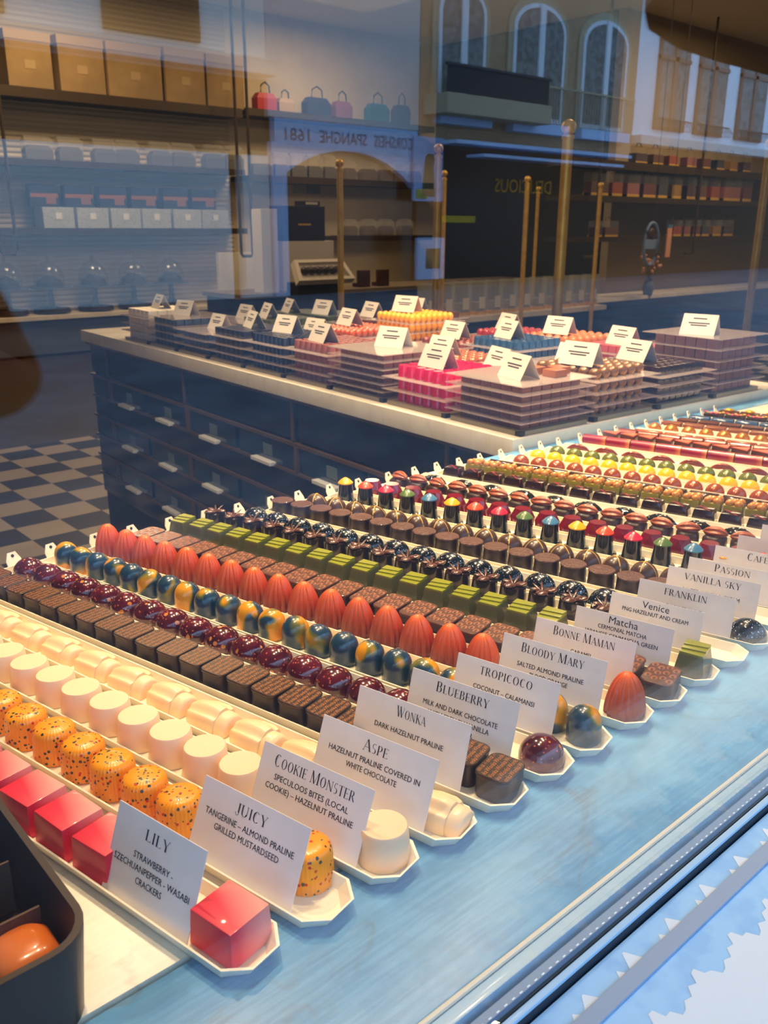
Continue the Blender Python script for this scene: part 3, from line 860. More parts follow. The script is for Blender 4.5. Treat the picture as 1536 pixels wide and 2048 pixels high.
def k_pink():
    return MB().box(-.0145, .0145, -.0158, .0158, 0, .0215, .0012, .93).build('praline', M_PINK)
def k_orange():
    prof = [(.0150, 0), (.0150, .002), (.0140, .019), (.0128, .0222), (.0100, .0240), (.004, .0244), (0, .0244)]
    return MB().lathe(prof, 144, flute=(36, .016)).build('praline', M_ORANGE, smooth=50)
def k_cylw():
    return MB().lathe([(.0158, 0), (.0160, .001), (.0142, .0205), (.0134, .0217), (0, .0219)], 40).build('praline', M_CREAM)
def k_finger():
    m = MB()
    def section(y, w, h):
        out = []
        for k in range(25):
            t = PI * k / 24
            g = 1 - .17 * max(0.0, math.sin(t * 5 + PI)) ** .7 if 4 < k < 20 else 1
            out.append((-w * math.cos(t), y, h * (math.sin(t) ** .55) * g))
        return out
    rows = [section(y, w, h) for y, w, h in ((.0205, .006, .006), (.0195, .009, .0115), (.014, .012, .0145), (.004, .0135, .0165), (-.006, .0135, .017), (-.0105, .0125, .0155))]
    m.rings(rows)
    o = m.build('praline', M_CREAM2, smooth=50)
    e = MB()
    def sec2(y, w, h):
        return [(-w * math.cos(PI * k / 16), y, h * math.sin(PI * k / 16) ** .8) for k in range(17)]
    e.rings([sec2(y, w, h) for y, w, h in ((-.010, .0115, .0135), (-.0155, .0115, .0135), (-.0195, .0108, .0125), (-.0205, .0095, .0108))])
    e.build('end_cap', M_CREAM2, o, smooth=50)
    return o
def k_wonka():
    P = sqp(.029, .0245, .006)
    o = MB().rings([pz_scale(P, .97, 0), pz_scale(P, 1, .002), pz_scale(P, .985, .0150)]).build('praline', M_DARK)
    top = MB().rings([pz_scale(P, 1.0, .0150), pz_scale(P, 1.03, .0156), pz_scale(P, 1.03, .0170), pz_scale(P, .99, .0175)]).build('printed_top', M_MILK2, o)
    bm = bmesh.new()
    src = sans('Wonka', .0052, 'LEFT', .25)
    x0, x1, a, b = mesh_size(src)
    for r in range(5):
        for q in range(3):
            ox = -.0158 + q * .0118 - (r % 2) * .005
            oy = -.0110 + r * .0049
            tmp = bmesh.new(); tmp.from_mesh(src)
            for v in tmp.verts:
                v.co.x = v.co.x * .0108 / (x1 - x0) + ox
                v.co.y = v.co.y * 1.0 + oy; v.co.z = .01762
            dead = [f for f in tmp.faces if any(abs(v.co.x) > .0136 or abs(v.co.y) > .0115 or abs(v.co.x) + abs(v.co.y) > .0222 for v in f.verts)]
            bmesh.ops.delete(tmp, geom=dead, context='FACES')
            me = bpy.data.meshes.new('tmp'); tmp.to_mesh(me); tmp.free()
            bm.from_mesh(me); bpy.data.meshes.remove(me)
    me = bpy.data.meshes.new('gold_lettering'); bm.to_mesh(me); bm.free(); me.materials.append(M_GOLDINK)
    link('gold_lettering', me, top)
    return o
M_MILK2 = pm('brown_printed_sheet', (50, 26, 18), 0.35, coat=0.2)
def k_purple():
    o = MB().lathe(dome_prof(.0160, .0035, .0190, 11), 40).build('praline', M_PURPLE, smooth=60)
    return o
def k_swirl():
    return MB().lathe(dome_prof(.0124, .0130, .0262, 10), 36).build('praline', M_SWIRL, smooth=60)
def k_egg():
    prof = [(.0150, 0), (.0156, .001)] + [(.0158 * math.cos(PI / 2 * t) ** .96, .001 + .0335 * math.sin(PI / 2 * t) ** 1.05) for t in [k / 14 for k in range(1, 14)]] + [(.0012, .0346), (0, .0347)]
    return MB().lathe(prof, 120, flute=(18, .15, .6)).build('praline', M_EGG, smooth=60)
def k_bonne():
    P = sqp(.034, .0245, .006)
    o = MB().rings([pz_scale(P, .98, 0), pz_scale(P, 1, .002), pz_scale(P, .98, .0140)]).build('praline', M_DARK)
    top = MB().rings([pz_scale(P, .99, .0140), pz_scale(P, 1.035, .0146), pz_scale(P, 1.035, .0160), pz_scale(P, .99, .0166)]).build('printed_top', M_MILK, o)
    sw = MB()
    for r in range(4):
        for q in range(3):
            cx = -.0105 + q * .0098 + (r % 2) * .003; cy = -.0088 + r * .0058
            pa = [(cx + .0036 * math.cos(t * .75 - 2.2) * (1 - t * .05), cy + .0019 * math.sin(t * .75 - 2.2), .0166) for t in range(8)]
            if abs(cx) < .0135:
                sw.tube(pa, [.0003, .0008, .0011, .0012, .0011, .0010, .0007, .0003], 5)
    for v in sw.bm.verts:
        v.co.z = .0166 + max(v.co.z - .0166, 0) * .25
    sw.build('swirl_print', M_BRONZEINK, top)
    return o
def k_matcha():
    m = MB()
    m.rings([[(-.0140, -.0128, 0), (.0140, -.0128, 0), (.0140, .0128, 0), (-.0140, .0128, 0)],
             [(-.0105, -.0095, .0205), (.0105, -.0095, .0205), (.0105, .0095, .0205), (-.0105, .0095, .0205)]])
    o = m.build('praline', M_MATCHA, smooth=0)
    t = MB()
    t.poly_prism([(-.0105, -.0095), (.0105, -.0095), (.0105, .0095), (-.0105, .0095)], .0203, .0214)
    t.poly_prism([(-.0030, -.0095), (.0105, -.0095), (.0105, .0095), (-.0055, .0095)], .0212, .0227)
    t.poly_prism([(.0035, -.0090), (.0105, -.0095), (.0105, .0095), (.0005, .0095)], .0225, .0238)
    t.build('stepped_top', M_MATCHA, o, smooth=0)
    return o
def k_venice():
    o = MB().lathe([(.0138, 0), (.0142, .001), (.0122, .0195), (.0112, .0205), (0, .0206)], 32).build('praline', M_DARKG)
    for k, (a, r, l) in enumerate(((195, .0074, .0084), (285, .0066, .0080), (20, .0015, .0090), (55, .0014, .0085), (110, .0046, .0060))):
        t = math.radians(a)
        p = MB().sphere((0, 0, 0), r, 14, 1.0, .78, .32, 6)
        me = p.mesh('petal', M_PETAL)
        pe = link('petal', me, o, (l * math.cos(t), l * math.sin(t), .0222), t)
        pe.scale = (1.0 if r > .003 else 5.0, 1, 1)
        pe.rotation_euler = (0, -.22, t)
    return o
M_PETAL = pm('milk_chocolate_petal', (88, 50, 40), 0.2, coat=0.5)
def k_star():
    return MB().lathe(dome_prof(.0150, .0015, .0185, 10), 36, sx=1.0, sy=1.14).build('praline', M_STAR, smooth=60)
def k_flat():
    o = MB().lathe([(.0136, 0), (.0140, .001), (.0128, .0162)], 36).build('praline', M_DARK)
    top = MB().lathe([(.0126, .0160), (.0136, .0164), (.0136, .0177), (.0128, .0183), (0, .0184)], 36).build('embossed_top', pm('embossed_brown_top', (84, 46, 36), 0.35, coat=0.2, bump=(340, .8, .003)), o)
    return o
def k_striped():
    R = .0150
    o = MB().lathe(dome_prof(R, .0030, .0195, 10), 36).build('praline', M_BROWNG, smooth=60)
    for w, ph in ((.0008, .35), (.0005, 1.75)):
        s = MB()
        pts = []
        for k in range(21):
            t = PI * k / 20
            pts.append(((R + .0001) * math.cos(t) * math.cos(ph), (R + .0001) * math.cos(t) * math.sin(ph), .0030 + .0166 * math.sin(t)))
        s.tube(pts, w, 6)
        s.build('gold_stripe', M_STRIPE, o)
    return o
def k_cone(col):
    def f():
        o = MB().lathe([(.0150, 0), (.0152, .0008), (.0148, .0020), (.0118, .0026), (.0112, .0030), (.0088, .0250), (0, .0250)], 32).build('cone_praline', M_BLACKG)
        MB().lathe([(.0088, .0245), (.0099, .0250), (.0099, .0262), (.0060, .0300), (.0018, .0326), (0, .0328)], 32).build('painted_tip', pm('tip_' + col, CAPS[col], 0.3, coat=0.4), o, smooth=30)
        return o
    return f
def k_gem():
    m = MB()
    n = 8
    r0 = [(.0150 * math.cos(2 * PI * k / n), .0150 * math.sin(2 * PI * k / n), 0) for k in range(n)]
    r1 = [(.0150 * math.cos(2 * PI * (k + .5) / n), .0150 * math.sin(2 * PI * (k + .5) / n), .010) for k in range(n)]
    r2 = [(.0098 * math.cos(2 * PI * k / n), .0098 * math.sin(2 * PI * k / n), .0205) for k in range(n)]
    A = [m.bm.verts.new(p) for p in r0]; B = [m.bm.verts.new(p) for p in r1]; D = [m.bm.verts.new(p) for p in r2]
    for X, Y, off in ((A, B, 0), (B, D, 1)):
        for k in range(n):
            if off == 0:
                m.bm.faces.new((X[k], X[(k + 1) % n], Y[k])); m.bm.faces.new((X[(k + 1) % n], Y[(k + 1) % n], Y[k]))
            else:
                m.bm.faces.new((X[k], X[(k + 1) % n], Y[(k + 1) % n])); m.bm.faces.new((X[k], Y[(k + 1) % n], Y[k]))
    m.bm.faces.new(D)
    return m.build('praline', M_CRIM, smooth=0)
def k_pecan():
    P = sqp(.027, .026, .009)
    o = MB().rings([pz_scale(P, .94, 0), pz_scale(P, 1, .003), pz_scale(P, .96, .010), pz_scale(P, .7, .0135)]).build('praline', M_DARK, smooth=60)
    n = MB()
    rows = []
    for k in range(11):
        t = k / 10
        y = -.0140 + .028 * t
        w = .0102 * max(.04, math.sin(PI * t)) ** .6
        row = []
        for j in range(42):
            a = 2 * PI * j / 42
            rr = 1 - .30 * abs(math.cos(a * 3.5 + .6 + .4 * math.sin(t * 5))) ** 2 - (.25 if abs(a - PI / 2) < .2 else 0)
            row.append((w * rr * math.cos(a), y,   .0160 + .0072 * (w / .0102) * rr * math.sin(a)))
        rows.append(row)
    n.rings(rows)
    n.build('pecan_half', M_PECAN, o, smooth=60)
    return o
def k_leaf():
    m = MB()
    rows = []
    for k in range(13):
        t = k / 12
        w = .0125 * max(.03, math.sin(PI * t)) ** .75
        row = []
        for j in range(17):
            a = PI * j / 16
            h = .0125 * max(.05, math.sin(PI * t)) ** .6 * (math.sin(a) ** .8) * (1 - .18 * abs(math.sin(t * 14 + abs(a - PI / 2) * 4)))
            row.append((-w * math.cos(a), -.021 + .042 * t, max(h, 0)))
        rows.append(row)
    m.rings(rows)
    return m.build('praline', M_LEAF, smooth=60)
def k_trap():
    o = MB().box(-.0128, .0128, -.0142, .0142, 0, .0165, .0018, .80).build('praline', M_DARKG)
    MB().tube([(-.0100, -.0128, .004), (-.0095, -.0118, .0155), (-.006, -.004, .0168), (.004, .006, .0168), (.0102, .0112, .0155), (.0118, .0126, .004)], .00045, 6).build('rose_line', M_REDLINE, o)
    return o
def k_nut():
    o = MB().box(-.0125, .0125, -.0120, .0120, 0, .0150, .002, .94).build('praline', M_NUTBASE)
    random.seed(5)
    for x, y in ((-.006, -.006), (.005, -.0065), (-.0055, .0055), (.0058, .005), (0, 0)):
        MB().sphere((0, 0, 0), .0052, 12, 1, 1.1, .9, 7).build('nut', M_NUT, o, smooth=60, loc=(x, y, .0165 + random.uniform(-.001, .001)), rz=random.random())
    return o
def k_bar(mat, L=.040, w=.0095, h=.0125, nm='praline'):
    def f():
        m = MB()
        def sec(y, k):
            return [(-w * k * math.cos(PI * j / 12), y, h * k * math.sin(PI * j / 12) ** .7) for j in range(13)]
        m.rings([sec(-L / 2, .8), sec(-L / 2 + .002, 1), sec(L / 2 - .002, 1), sec(L / 2, .8)])
        return m.build(nm, mat, smooth=50)
    return f
def k_dome(mat, r=.0132, h=.0150):
    return lambda: MB().lathe(dome_prof(r, .0012, h, 9), 32).build('praline', mat, smooth=60)
def k_pod():
    m = MB()
    rows = []
    for k in range(13):
        t = k / 12
        w = .0112 * max(.02, math.sin(PI * t)) ** .65
        rows.append([(-w * math.cos(PI * j / 32) * (1 + .05 * math.cos(j * 1.57)), -.0215 + .043 * t, (w * 1.05) * math.sin(PI * j / 32) * (1 + .08 * math.cos(j * 1.57))) for j in range(33)])
    m.rings(rows)
    return m.build('praline', M_POD, smooth=60)
def k_stick():
    m = MB()
    n = 20
    def c(y, r):
        return [(r * math.cos(2 * PI * j / n), y, .0092 + r * math.sin(2 * PI * j / n)) for j in range(n)]
    m.rings([c(.0195, .006), c(.0195, .0092), c(-.0195, .0092), c(-.0195, .006), c(.0, .006)], cap0=True, cap1=True)
    return m.build('praline', M_MAG, smooth=40)
def k_tri():
    o = MB().poly_prism([(-.0130, -.0135), (.0130, -.0135), (.0, .0150)], 0, .0150, .95, .001).build('praline', M_MILK, smooth=30)
    MB().poly_prism([(-.0118, -.0125), (.0118, -.0125), (.0, .0140)], .0150, .0163, .96).build('coral_top', M_CORAL, o, smooth=0)
    return o
def k_flatbar(mat, w=.024, L=.036, h=.011):
    return lambda: MB().box(-w / 2, w / 2, -L / 2, L / 2, 0, h, .0016, .94).build('praline', mat)
def k_topbar():
    o = MB().box(-.0120, .0120, -.0180, .0180, 0, .0110, .001, .97).build('praline', M_DARK)
    random.seed(11)
    for k in range(7):
        c = random.choice([(190, 40, 60), (214, 90, 110), (120, 140, 60), (190, 150, 70)])
        MB().sphere((0, 0, 0), .0034, 8, 1, 1.2, .8, 5).build('dried_petal', pm('petal_%d_%d' % c[:2], c, .5), o, smooth=60, loc=(random.uniform(-.008, .008), -.015 + .005 * k, .0125))
    return o
def k_leafgold():
    o = MB().box(-.0120, .0120, -.0180, .0180, 0, .0100, .001, .97).build('praline', M_MILK)
    MB().sphere((0, 0, .0120), .0075, 9, 1, 1.3, .5, 5).build('gold_flake', pm('gold_flake', (236, 170, 50), .3, metal=.6, bump=(200, 1.0, .003)), o, smooth=30)
    return o

# ================================================================ THE TRAYS AND THEIR ROWS
X9 = [.0475, .093, .1385, .184, .2295, .275, .316, .366, .410, .457, .503, .547, .594, .634, .683, .730, .782, .829, .8705, .9135, .956, 1.000, 1.045,
      1.088, 1.130, 1.184, 1.234, 1.278, 1.3195, 1.361, 1.404, 1.445, 1.488, 1.530, 1.574]
def X3(i):
    return X9[i] + .146 + .0026 * (i - 7) - .0014 * max(0, i - 14)
OFF = 0.006
def row_pt(i, y):
    a, b = X3(i) + OFF, X9[i] + OFF
    return a + (b - a) * (y - .3) / .6
def row_rz(i):
    return math.asin((X3(i) - X9[i]) / math.hypot(X3(i) - X9[i], .6))
def tip_y(i):
    return .912 - .0028 * max(0, i - 8)
TRAYM = pm('white_tray_plastic', (250, 240, 214), 0.35, coat=0.15)
CLIPD = pm('black_hole_grommet', (30, 28, 26), 0.6)
def make_tray(i, label):
    y0, y1 = .2955, tip_y(i)
    L = (y1 - y0) / math.cos(row_rz(i)) - .012
    o = thing('praline_tray', label, 'tray', (row_pt(i, y0), y0, .9004), row_rz(i), 'white praline trays on the display ledge')
    w, h, g, t = .0165, .0085, .0030, .0012
    c = .010
    inner = [(-w + c, 0.002), (w - c, 0.002), (w, c + .002), (w, L), (-w, L), (-w, c + .002)]
    outer = [(-w - g + c, -.0035), (w + g - c, -.0035), (w + g, c - .002), (w + g, L + .001), (-w - g, L + .001), (-w - g, c - .002)]
    def ins(P, d):
        cx, cy = 0, L / 2
        return [(x - d * (1 if x > 0 else -1), y + (d if y < L / 2 else -d)) for x, y in P]
    m = MB()
    rows = [[(x, y, 0) for x, y in inner], [(x, y, h) for x, y in outer], [(x, y, h) for x, y in ins(outer, t)], [(x, y, t) for x, y in ins(inner, t * .7)]]
    m.rings(rows)
    m.build('channel', TRAYM, o, smooth=0)
    tabm = MB()
    yy = L + .0005
    tabm.rings([[(-.0085, yy, .001), (.0085, yy, .001), (.0085, yy + .006, .012), (.0045, yy + .009, .020), (-.0045, yy + .009, .020), (-.0085, yy + .006, .012)],
                [(-.0085, yy + .0012, .0005), (.0085, yy + .0012, .0005), (.0085, yy + .0072, .0115), (.0045, yy + .0102, .0195), (-.0045, yy + .0102, .0195), (-.0085, yy + .0072, .0115)]])
    tab = tabm.build('hook_tab', TRAYM, o, smooth=0)
    hm = MB().lathe([(.0017, -.0012), (.0017, .0012)], 12)
    ho = hm.build('hole', CLIPD, tab, loc=(0, yy + .0082, .0160))
    ho.rotation_euler = (PI / 2 - .45, 0, 0)
    return o

# tray number: (praline word for labels, kind, pitch, first y from the far end, ys in front of the card, label of the tray)
K = {'pink': Proto(k_pink), 'orange': Proto(k_orange), 'cylw': Proto(k_cylw), 'finger': Proto(k_finger), 'wonka': Proto(k_wonka), 'purple': Proto(k_purple),
     'swirl': Proto(k_swirl), 'egg': Proto(k_egg), 'bonne': Proto(k_bonne), 'matcha': Proto(k_matcha), 'venice': Proto(k_venice), 'star': Proto(k_star),
     'flat': Proto(k_flat), 'striped': Proto(k_striped), 'gem': Proto(k_gem), 'pecan': Proto(k_pecan), 'leaf': Proto(k_leaf), 'trap': Proto(k_trap),
     'nut': Proto(k_nut), 'log': Proto(k_bar(M_DARKG)), 'copper': Proto(k_dome(M_COPPER)), 'yellow': Proto(k_dome(M_YELLOW)), 'olive': Proto(k_dome(M_OLIVE)),
     'pod': Proto(k_pod), 'stick': Proto(k_stick), 'tri': Proto(k_tri), 'redoval': Proto(k_bar(M_POD, .034, .0110, .0150)), 'cbar': Proto(k_bar(M_COPPER, .050, .0060, .0085)),
     'gold': Proto(k_dome(M_GOLD)), 'brownbar': Proto(k_flatbar(M_MILK)), 'copperbar': Proto(k_flatbar(pm('light_copper_bar', (142, 84, 58), .3, metal=.2, coat=.3))),
     'bluebar': Proto(k_bar(M_BLUEB, .040, .0105, .0120)), 'topbar': Proto(k_topbar), 'goldleaf': Proto(k_leafgold)}
CONES = ['yellow', 'orange', 'pink', 'green', 'blue']
for c in CONES:
    K['cone_' + c] = Proto(k_cone(c))
# (kind, description, pitch, far y, front ys)
ROWS = [
    ('pink', 'pink and red cube praline', .0360, .80, [.3190]),
    ('orange', 'orange speckled fluted praline', .0318, .82, [.330]),
    ('cylw', 'cream white cylinder praline', .0330, .84, [.347, .3155]),
    ('finger', 'cream grooved finger praline', .0450, .855, [.318]),
    ('wonka', 'dark square praline with gold lettering', .0268, .862, [.340, .3125]),
    ('purple', 'purple gold flecked dome praline', .0312, .880, [.316]),
    ('swirl', 'blue and yellow swirled dome praline', .0268, .882, [.3405, .3135]),
    ('egg', 'red ribbed egg praline', .0314, .886, [.314]),
    ('bonne', 'dark rectangular praline with bronze swirls', .0280, .880, [.3435, .3135]),
    ('matcha', 'green stepped pyramid praline', .0290, .882, [.3135]),
    ('venice', 'dark round praline with chocolate petals', .0305, .886, [.362]),
    ('star', 'black starry dome praline', .0345, .872, [.315]),
    ('flat', 'dark round praline with embossed top', .0300, .878, []),
    ('striped', 'brown dome praline with gold stripes', .0306, .866, []),
    ('cone', 'black cone praline', .0322, .866, []),
    ('gem', 'crimson faceted praline', .0318, .866, []),
    ('pecan', 'dark praline topped with a pecan half', .0305, .868, []),
    ('leaf', 'dark green glossy leaf praline', .0460, .852, []),
    ('trap', 'dark trapezoid praline with rose line', .0322, .852, []),
    ('nut', 'green praline topped with caramelised nuts', .0262, .850, []),
    ('log', 'dark glossy log praline', .0425, .840, []),
    ('copper', 'copper dome praline', .0288, .838, []),
    ('yellow', 'yellow dome praline', .0288, .842, []),
    ('olive', 'olive green dome praline', .0290, .838, []),
    ('pod', 'red brown cocoa pod praline', .0455, .830, []),
    ('stick', 'magenta to orange stick praline', .0405, .835, []),
    ('tri', 'coral topped triangle praline', .0300, .838, []),
    ('redoval', 'glossy red brown oval praline', .0370, .834, []),
    ('cbar', 'thin copper bar praline', .0520, .822, []),
    ('gold', 'gold dome praline', .0300, .834, []),
    ('copperbar', 'light copper bar praline', .0380, .826, []),
    ('brownbar', 'brown flat bar praline', .0380, .820, []),
    ('bluebar', 'blue rounded bar praline', .0420, .820, []),
    ('topbar', 'dark bar praline with dried petals', .0380, .815, []),
    ('goldleaf', 'brown bar praline with gold flake', .0380, .810, []),
]
def inview(x, y, z, mx=70):
    u, v = pix((x, y, z))
    return -mx < u < 1536 + mx and -mx < v < 2048 + mx
TRAYWORD = {0: 'pink cube', 1: 'orange speckled', 2: 'cream cylinder', 3: 'cream finger', 4: 'gold lettered dark square', 5: 'purple dome', 6: 'blue swirled dome',
            7: 'red egg', 8: 'bronze swirl', 9: 'green pyramid', 10: 'chocolate petal', 11: 'starry dome', 12: 'embossed round', 13: 'striped dome', 14: 'coloured cone',
            15: 'crimson gem', 16: 'pecan', 17: 'dark leaf', 18: 'rose lined', 19: 'caramelised nut', 20: 'dark log', 21: 'copper dome', 22: 'yellow dome', 23: 'olive dome',
            24: 'cocoa pod', 25: 'magenta stick', 26: 'coral triangle', 27: 'red oval', 28: 'copper bar', 29: 'gold dome', 30: 'light bar', 31: 'brown bar', 32: 'blue bar',
            33: 'petal topped bar', 34: 'gold flake bar'}
NAMES = {'pink': 'cube_praline', 'orange': 'fluted_praline', 'cylw': 'cylinder_praline', 'finger': 'finger_praline', 'wonka': 'printed_square_praline', 'purple': 'flecked_dome_praline', 'swirl': 'swirled_dome_praline', 'egg': 'ribbed_egg_praline', 'bonne': 'printed_block_praline', 'matcha': 'pyramid_praline', 'venice': 'petal_praline', 'star': 'starry_dome_praline', 'flat': 'embossed_round_praline', 'striped': 'striped_dome_praline', 'gem': 'faceted_praline', 'pecan': 'pecan_praline', 'leaf': 'leaf_praline', 'trap': 'trapezoid_praline', 'nut': 'nut_topped_praline', 'log': 'log_praline', 'copper': 'copper_dome_praline', 'yellow': 'yellow_dome_praline', 'olive': 'olive_dome_praline', 'pod': 'cocoa_pod_praline', 'stick': 'stick_praline', 'tri': 'triangle_praline', 'redoval': 'oval_praline', 'cbar': 'thin_bar_praline', 'gold': 'gold_dome_praline', 'brownbar': 'flat_bar_praline', 'copperbar': 'light_bar_praline', 'bluebar': 'blue_bar_praline', 'topbar': 'petal_bar_praline', 'goldleaf': 'gold_flake_praline'}
GOLDZ = .9018
random.seed(21)
for i, (kind, desc, pitch, yfar, fronts) in enumerate(ROWS):
    make_tray(i, 'white plastic tray holding the row of %s pralines' % TRAYWORD[i])
    step = pitch * math.cos(row_rz(i))
    ys = []
    y = yfar
    lim = .405 if i <= 13 else .32
    while y > lim:
        ys.append(y); y -= step
    ys += fronts
    n = 0
    ccount = {}
    for q, y in enumerate(ys):
        x = row_pt(i, y) + (.0100 if .335 < y < .37 else (.0030 if i == 0 else .0135 if i == 1 else .0065) if y < .335 else 0) + random.uniform(-.0007, .0007)
        if not inview(x, y, .912):
            continue
        n += 1
        rz = row_rz(i) + random.uniform(-.04, .04) + (.5 if kind == 'pecan' else 0) * random.uniform(-1, 1)
        if kind == 'venice':
            rz += random.uniform(-.25, .25)
        if kind in ('swirl', 'purple'):
            rz += random.uniform(-3, 3)
        if kind == 'striped':
            rz += random.choice([-.4, 0, .4, .8])
        if kind == 'cone':
            col = CONES[q % 5]
            ccount[col] = ccount.get(col, 0) + 1
            K['cone_' + col].put((x, y, GOLDZ), rz, 'black cone praline with a %s tip, %s %s one from the left' % (col, ORD[ccount[col] - 1], col), 'praline', 'black cone pralines with coloured tips')
        else:
            lab = '%s, %s from the left in its row' % (desc, ORD[n - 1])
            PN = NAMES[kind]
            o = K[kind].put((x, y, GOLDZ), rz, lab, 'praline', 'row of %s pralines' % TRAYWORD[i])
            if n == 1:
                o.name = PN

# ================================================================ NAME CARDS IN THE TRAYS
PAPER = pm('white_card_paper', (232, 226, 226), 0.85, noise=(90, (238, 232, 232), .4, .7))
INK = pm('black_print', (44, 42, 46), 0.8)
GREYINK = pm('grey_print', (96, 90, 88), 0.8)
CARDS = [
    (0, 'LILY', ['', 'STRAWBERRY -', 'SZECHUANPEPPER - WASABI', 'CRACKERS'], 'card reading LILY over the pink cube tray', .398, .3300, .050, 21),
    (1, 'JUICY', ['TANGERINE – ALMOND PRALINE', 'GRILLED MUSTARDSEED'], 'card reading JUICY in front of the orange speckled pralines', .392, .313, .047, 24),
    (2, 'COOKIE MONSTER', ['SPECULOOS BITES (LOCAL', 'COOKIE) – HAZELNUT PRALINE'], 'card describing speculoos bites and hazelnut praline', .399, .316, .047, 24),
    (3, 'ASPE', ['HAZELNUT PRALINE COVERED IN', 'WHITE CHOCOLATE'], 'card reading ASPE beside the cream finger pralines', .399, .312, .047, 22),
    (4, 'WONKA', ['', 'DARK HAZELNUT PRALINE'], 'card reading DARK HAZELNUT PRALINE by the gold lettered squares', .412, .325, .047, 17),
    (5, 'BLUEBERRY', ['', 'MILK AND DARK CHOCOLATE', 'WITH FRENCH VANILLA', 'AND PEPPER'], 'card reading BLUEBERRY beside the purple dome', .409, .325, .045, 17),
    (6, 'TROPICOCO', ['', 'COCONUT – CALAMANSI', 'CARAMEL'], 'card reading TROPICOCO beside the blue swirled dome', .405, .324, .044, 16),
    (7, 'BLOODY MARY', ['', 'SALTED ALMOND PRALINE', 'BLOOD ORANGE'], 'card reading BLOODY MARY beside the red ribbed egg', .405, .322, .044, 16),
    (8, 'BONNE MAMAN', ['', 'CARAMEL', 'GANACHE'], 'card with a title in spaced capitals by the bronze swirl pralines', .408, .326, .043, 14),
    (9, 'Matcha', ['CERMONIAL MATCHA', 'JAPANESE GENMAICHA GREEN', 'TEA GANACHE'], 'card reading Matcha before the green pyramid pralines', .404, .323, .040, 13),
    (10, 'Venice', ['PNG HAZELNUT AND CREAM', ''], 'card reading Venice behind the Matcha card', .402, .324, .040, 13),
    (11, 'FRANKLIN', ['', 'DARK PRALINE'], 'grey toned card standing between the Venice card and starry dome', .403, .320, .040, 13),
    (12, 'VANILLA SKY', ['', 'SALTED VANILLA CREAM'], 'card reading VANILLA SKY', .403, .322, .040, 13),
    (13, 'PASSION', ['', 'PASSION GANACHE'], 'card reading PASSION behind the VANILLA SKY card', .405, .324, .038, 12),
    (14, 'CAFE', ['', 'COFFEE GANACHE'], 'card reading CAFE behind the PASSION card', .405, .324, .038, 12),
    (15, 'COQ', ['', ''], 'card partly reading COQ at the frame edge', .405, .324, .038, 12),
    (16, ' ', ['', ''], 'topmost white card at the frame edge beside the pecan pralines', .405, .324, .038, 12),
]
def make_card(i, title, lines, label, ya, yb, h, tilt):
    th = row_rz(i)
    w = (ya - yb) / math.cos(th)
    yc = (ya + yb) / 2
    o = thing('name_card', label, 'card', (row_pt(i, yc) - .0150, yc, .9021), 0, 'name cards standing in the trays')
    o.rotation_euler = (-math.radians(tilt), 0, th - PI / 2)
    MB().box(-w / 2, w / 2, -.0003, .0003, 0, h).build('paper', PAPER, o, smooth=0)
    if title.strip():
        if title[1].islower():
            me = sans(title, .0088); kx = 1.0; zt = h * .80
            ti = link('title_lettering', me, o, (0, -.0005, zt))
            if not me.materials:
                me.materials.append(INK)
            tw = mesh_size(me)
            ti.scale = (1, 1, 1)
        else:
            me = serif_mesh(title, .0060, INK, title not in ('LILY', 'JUICY', 'FRANKLIN', 'VANILLA SKY', 'TROPICOCO'))
            x0, x1, _, _ = mesh_size(me)
            ti = link('title_lettering', me, o, (0, -.0005, h * .755))
            ti.scale = (min(.0046 * len(title) + .001, .062) / (x1 - x0), 1, 1)
        ti.rotation_euler = (PI / 2, 0, 0)
    z = h * .755 - .0078
    if title.strip() and title[1].islower():
        z = h * .80 - .0060
    for ln in lines:
        if not ln:
            z -= .0036
            continue
        me = sans(ln, .0044)
        if not me.materials:
            me.materials.append(INK)
        x0, x1, _, _ = mesh_size(me)
        t = link('text_line', me, o, (0, -.0005, z))
        t.rotation_euler = (PI / 2, 0, 0)
        t.scale = (.00262 * len(ln) / (x1 - x0), 1.18, 1)
        z -= .0063
for c in CARDS:
    make_card(*c)

# ================================================================ CHOCOLATE BOX AT THE FRONT LEFT
BOXM = pm('dark_grey_box_card', (58, 42, 38), 0.45, coat=0.2)
bx = thing('chocolate_box', 'open dark grey chocolate box with rounded corners on the cream marble', 'box', (-.012, .42, .9001))
def rr(w, d, r):
    return sqp(w, d, r, 6)
P = rr(.25, .205, .022)
m = MB()
Pi = rr(.243, .198, .019)
m.rings([pz_scale(P, .97, 0), pz_scale(P, 1, .048), pz_scale(P, 1.0, .050), pz_scale(Pi, 1, .050), pz_scale(Pi, .97, .003)])
m.build('box_shell', BOXM, bx, smooth=40)
DIV = pm('brown_divider_card', (92, 66, 52), 0.6)
for x in (-.08, -.04, .0, .04, .081):
    MB().box(x - .0007, x + .0007, -.094, .094, .003, .036).build('divider', DIV, bx, smooth=0)
for y in (-.050, -.008, .034, .070):
    MB().box(-.116, .116, y - .0007, y + .0007, .003, .034).build('divider', DIV, bx, smooth=0)
def k_boxchoc():
    return MB().rings([pz_scale(sqp(.031, .032, .007), .96, 0), pz_scale(sqp(.031, .032, .007), 1, .004), pz_scale(sqp(.029, .030, .008), 1, .018), pz_scale(sqp(.023, .024, .009), 1, .0225), pz_scale(sqp(.012, .013, .005), 1, .0236)]).build(
        'orange_block_praline', gradient_mat('orange_to_peach_coating', 0, [(-.016, (214, 130, 92)), (.002, (226, 116, 40)), (.016, (222, 108, 14))], 0.25, 0.6, 60, .012), smooth=60)
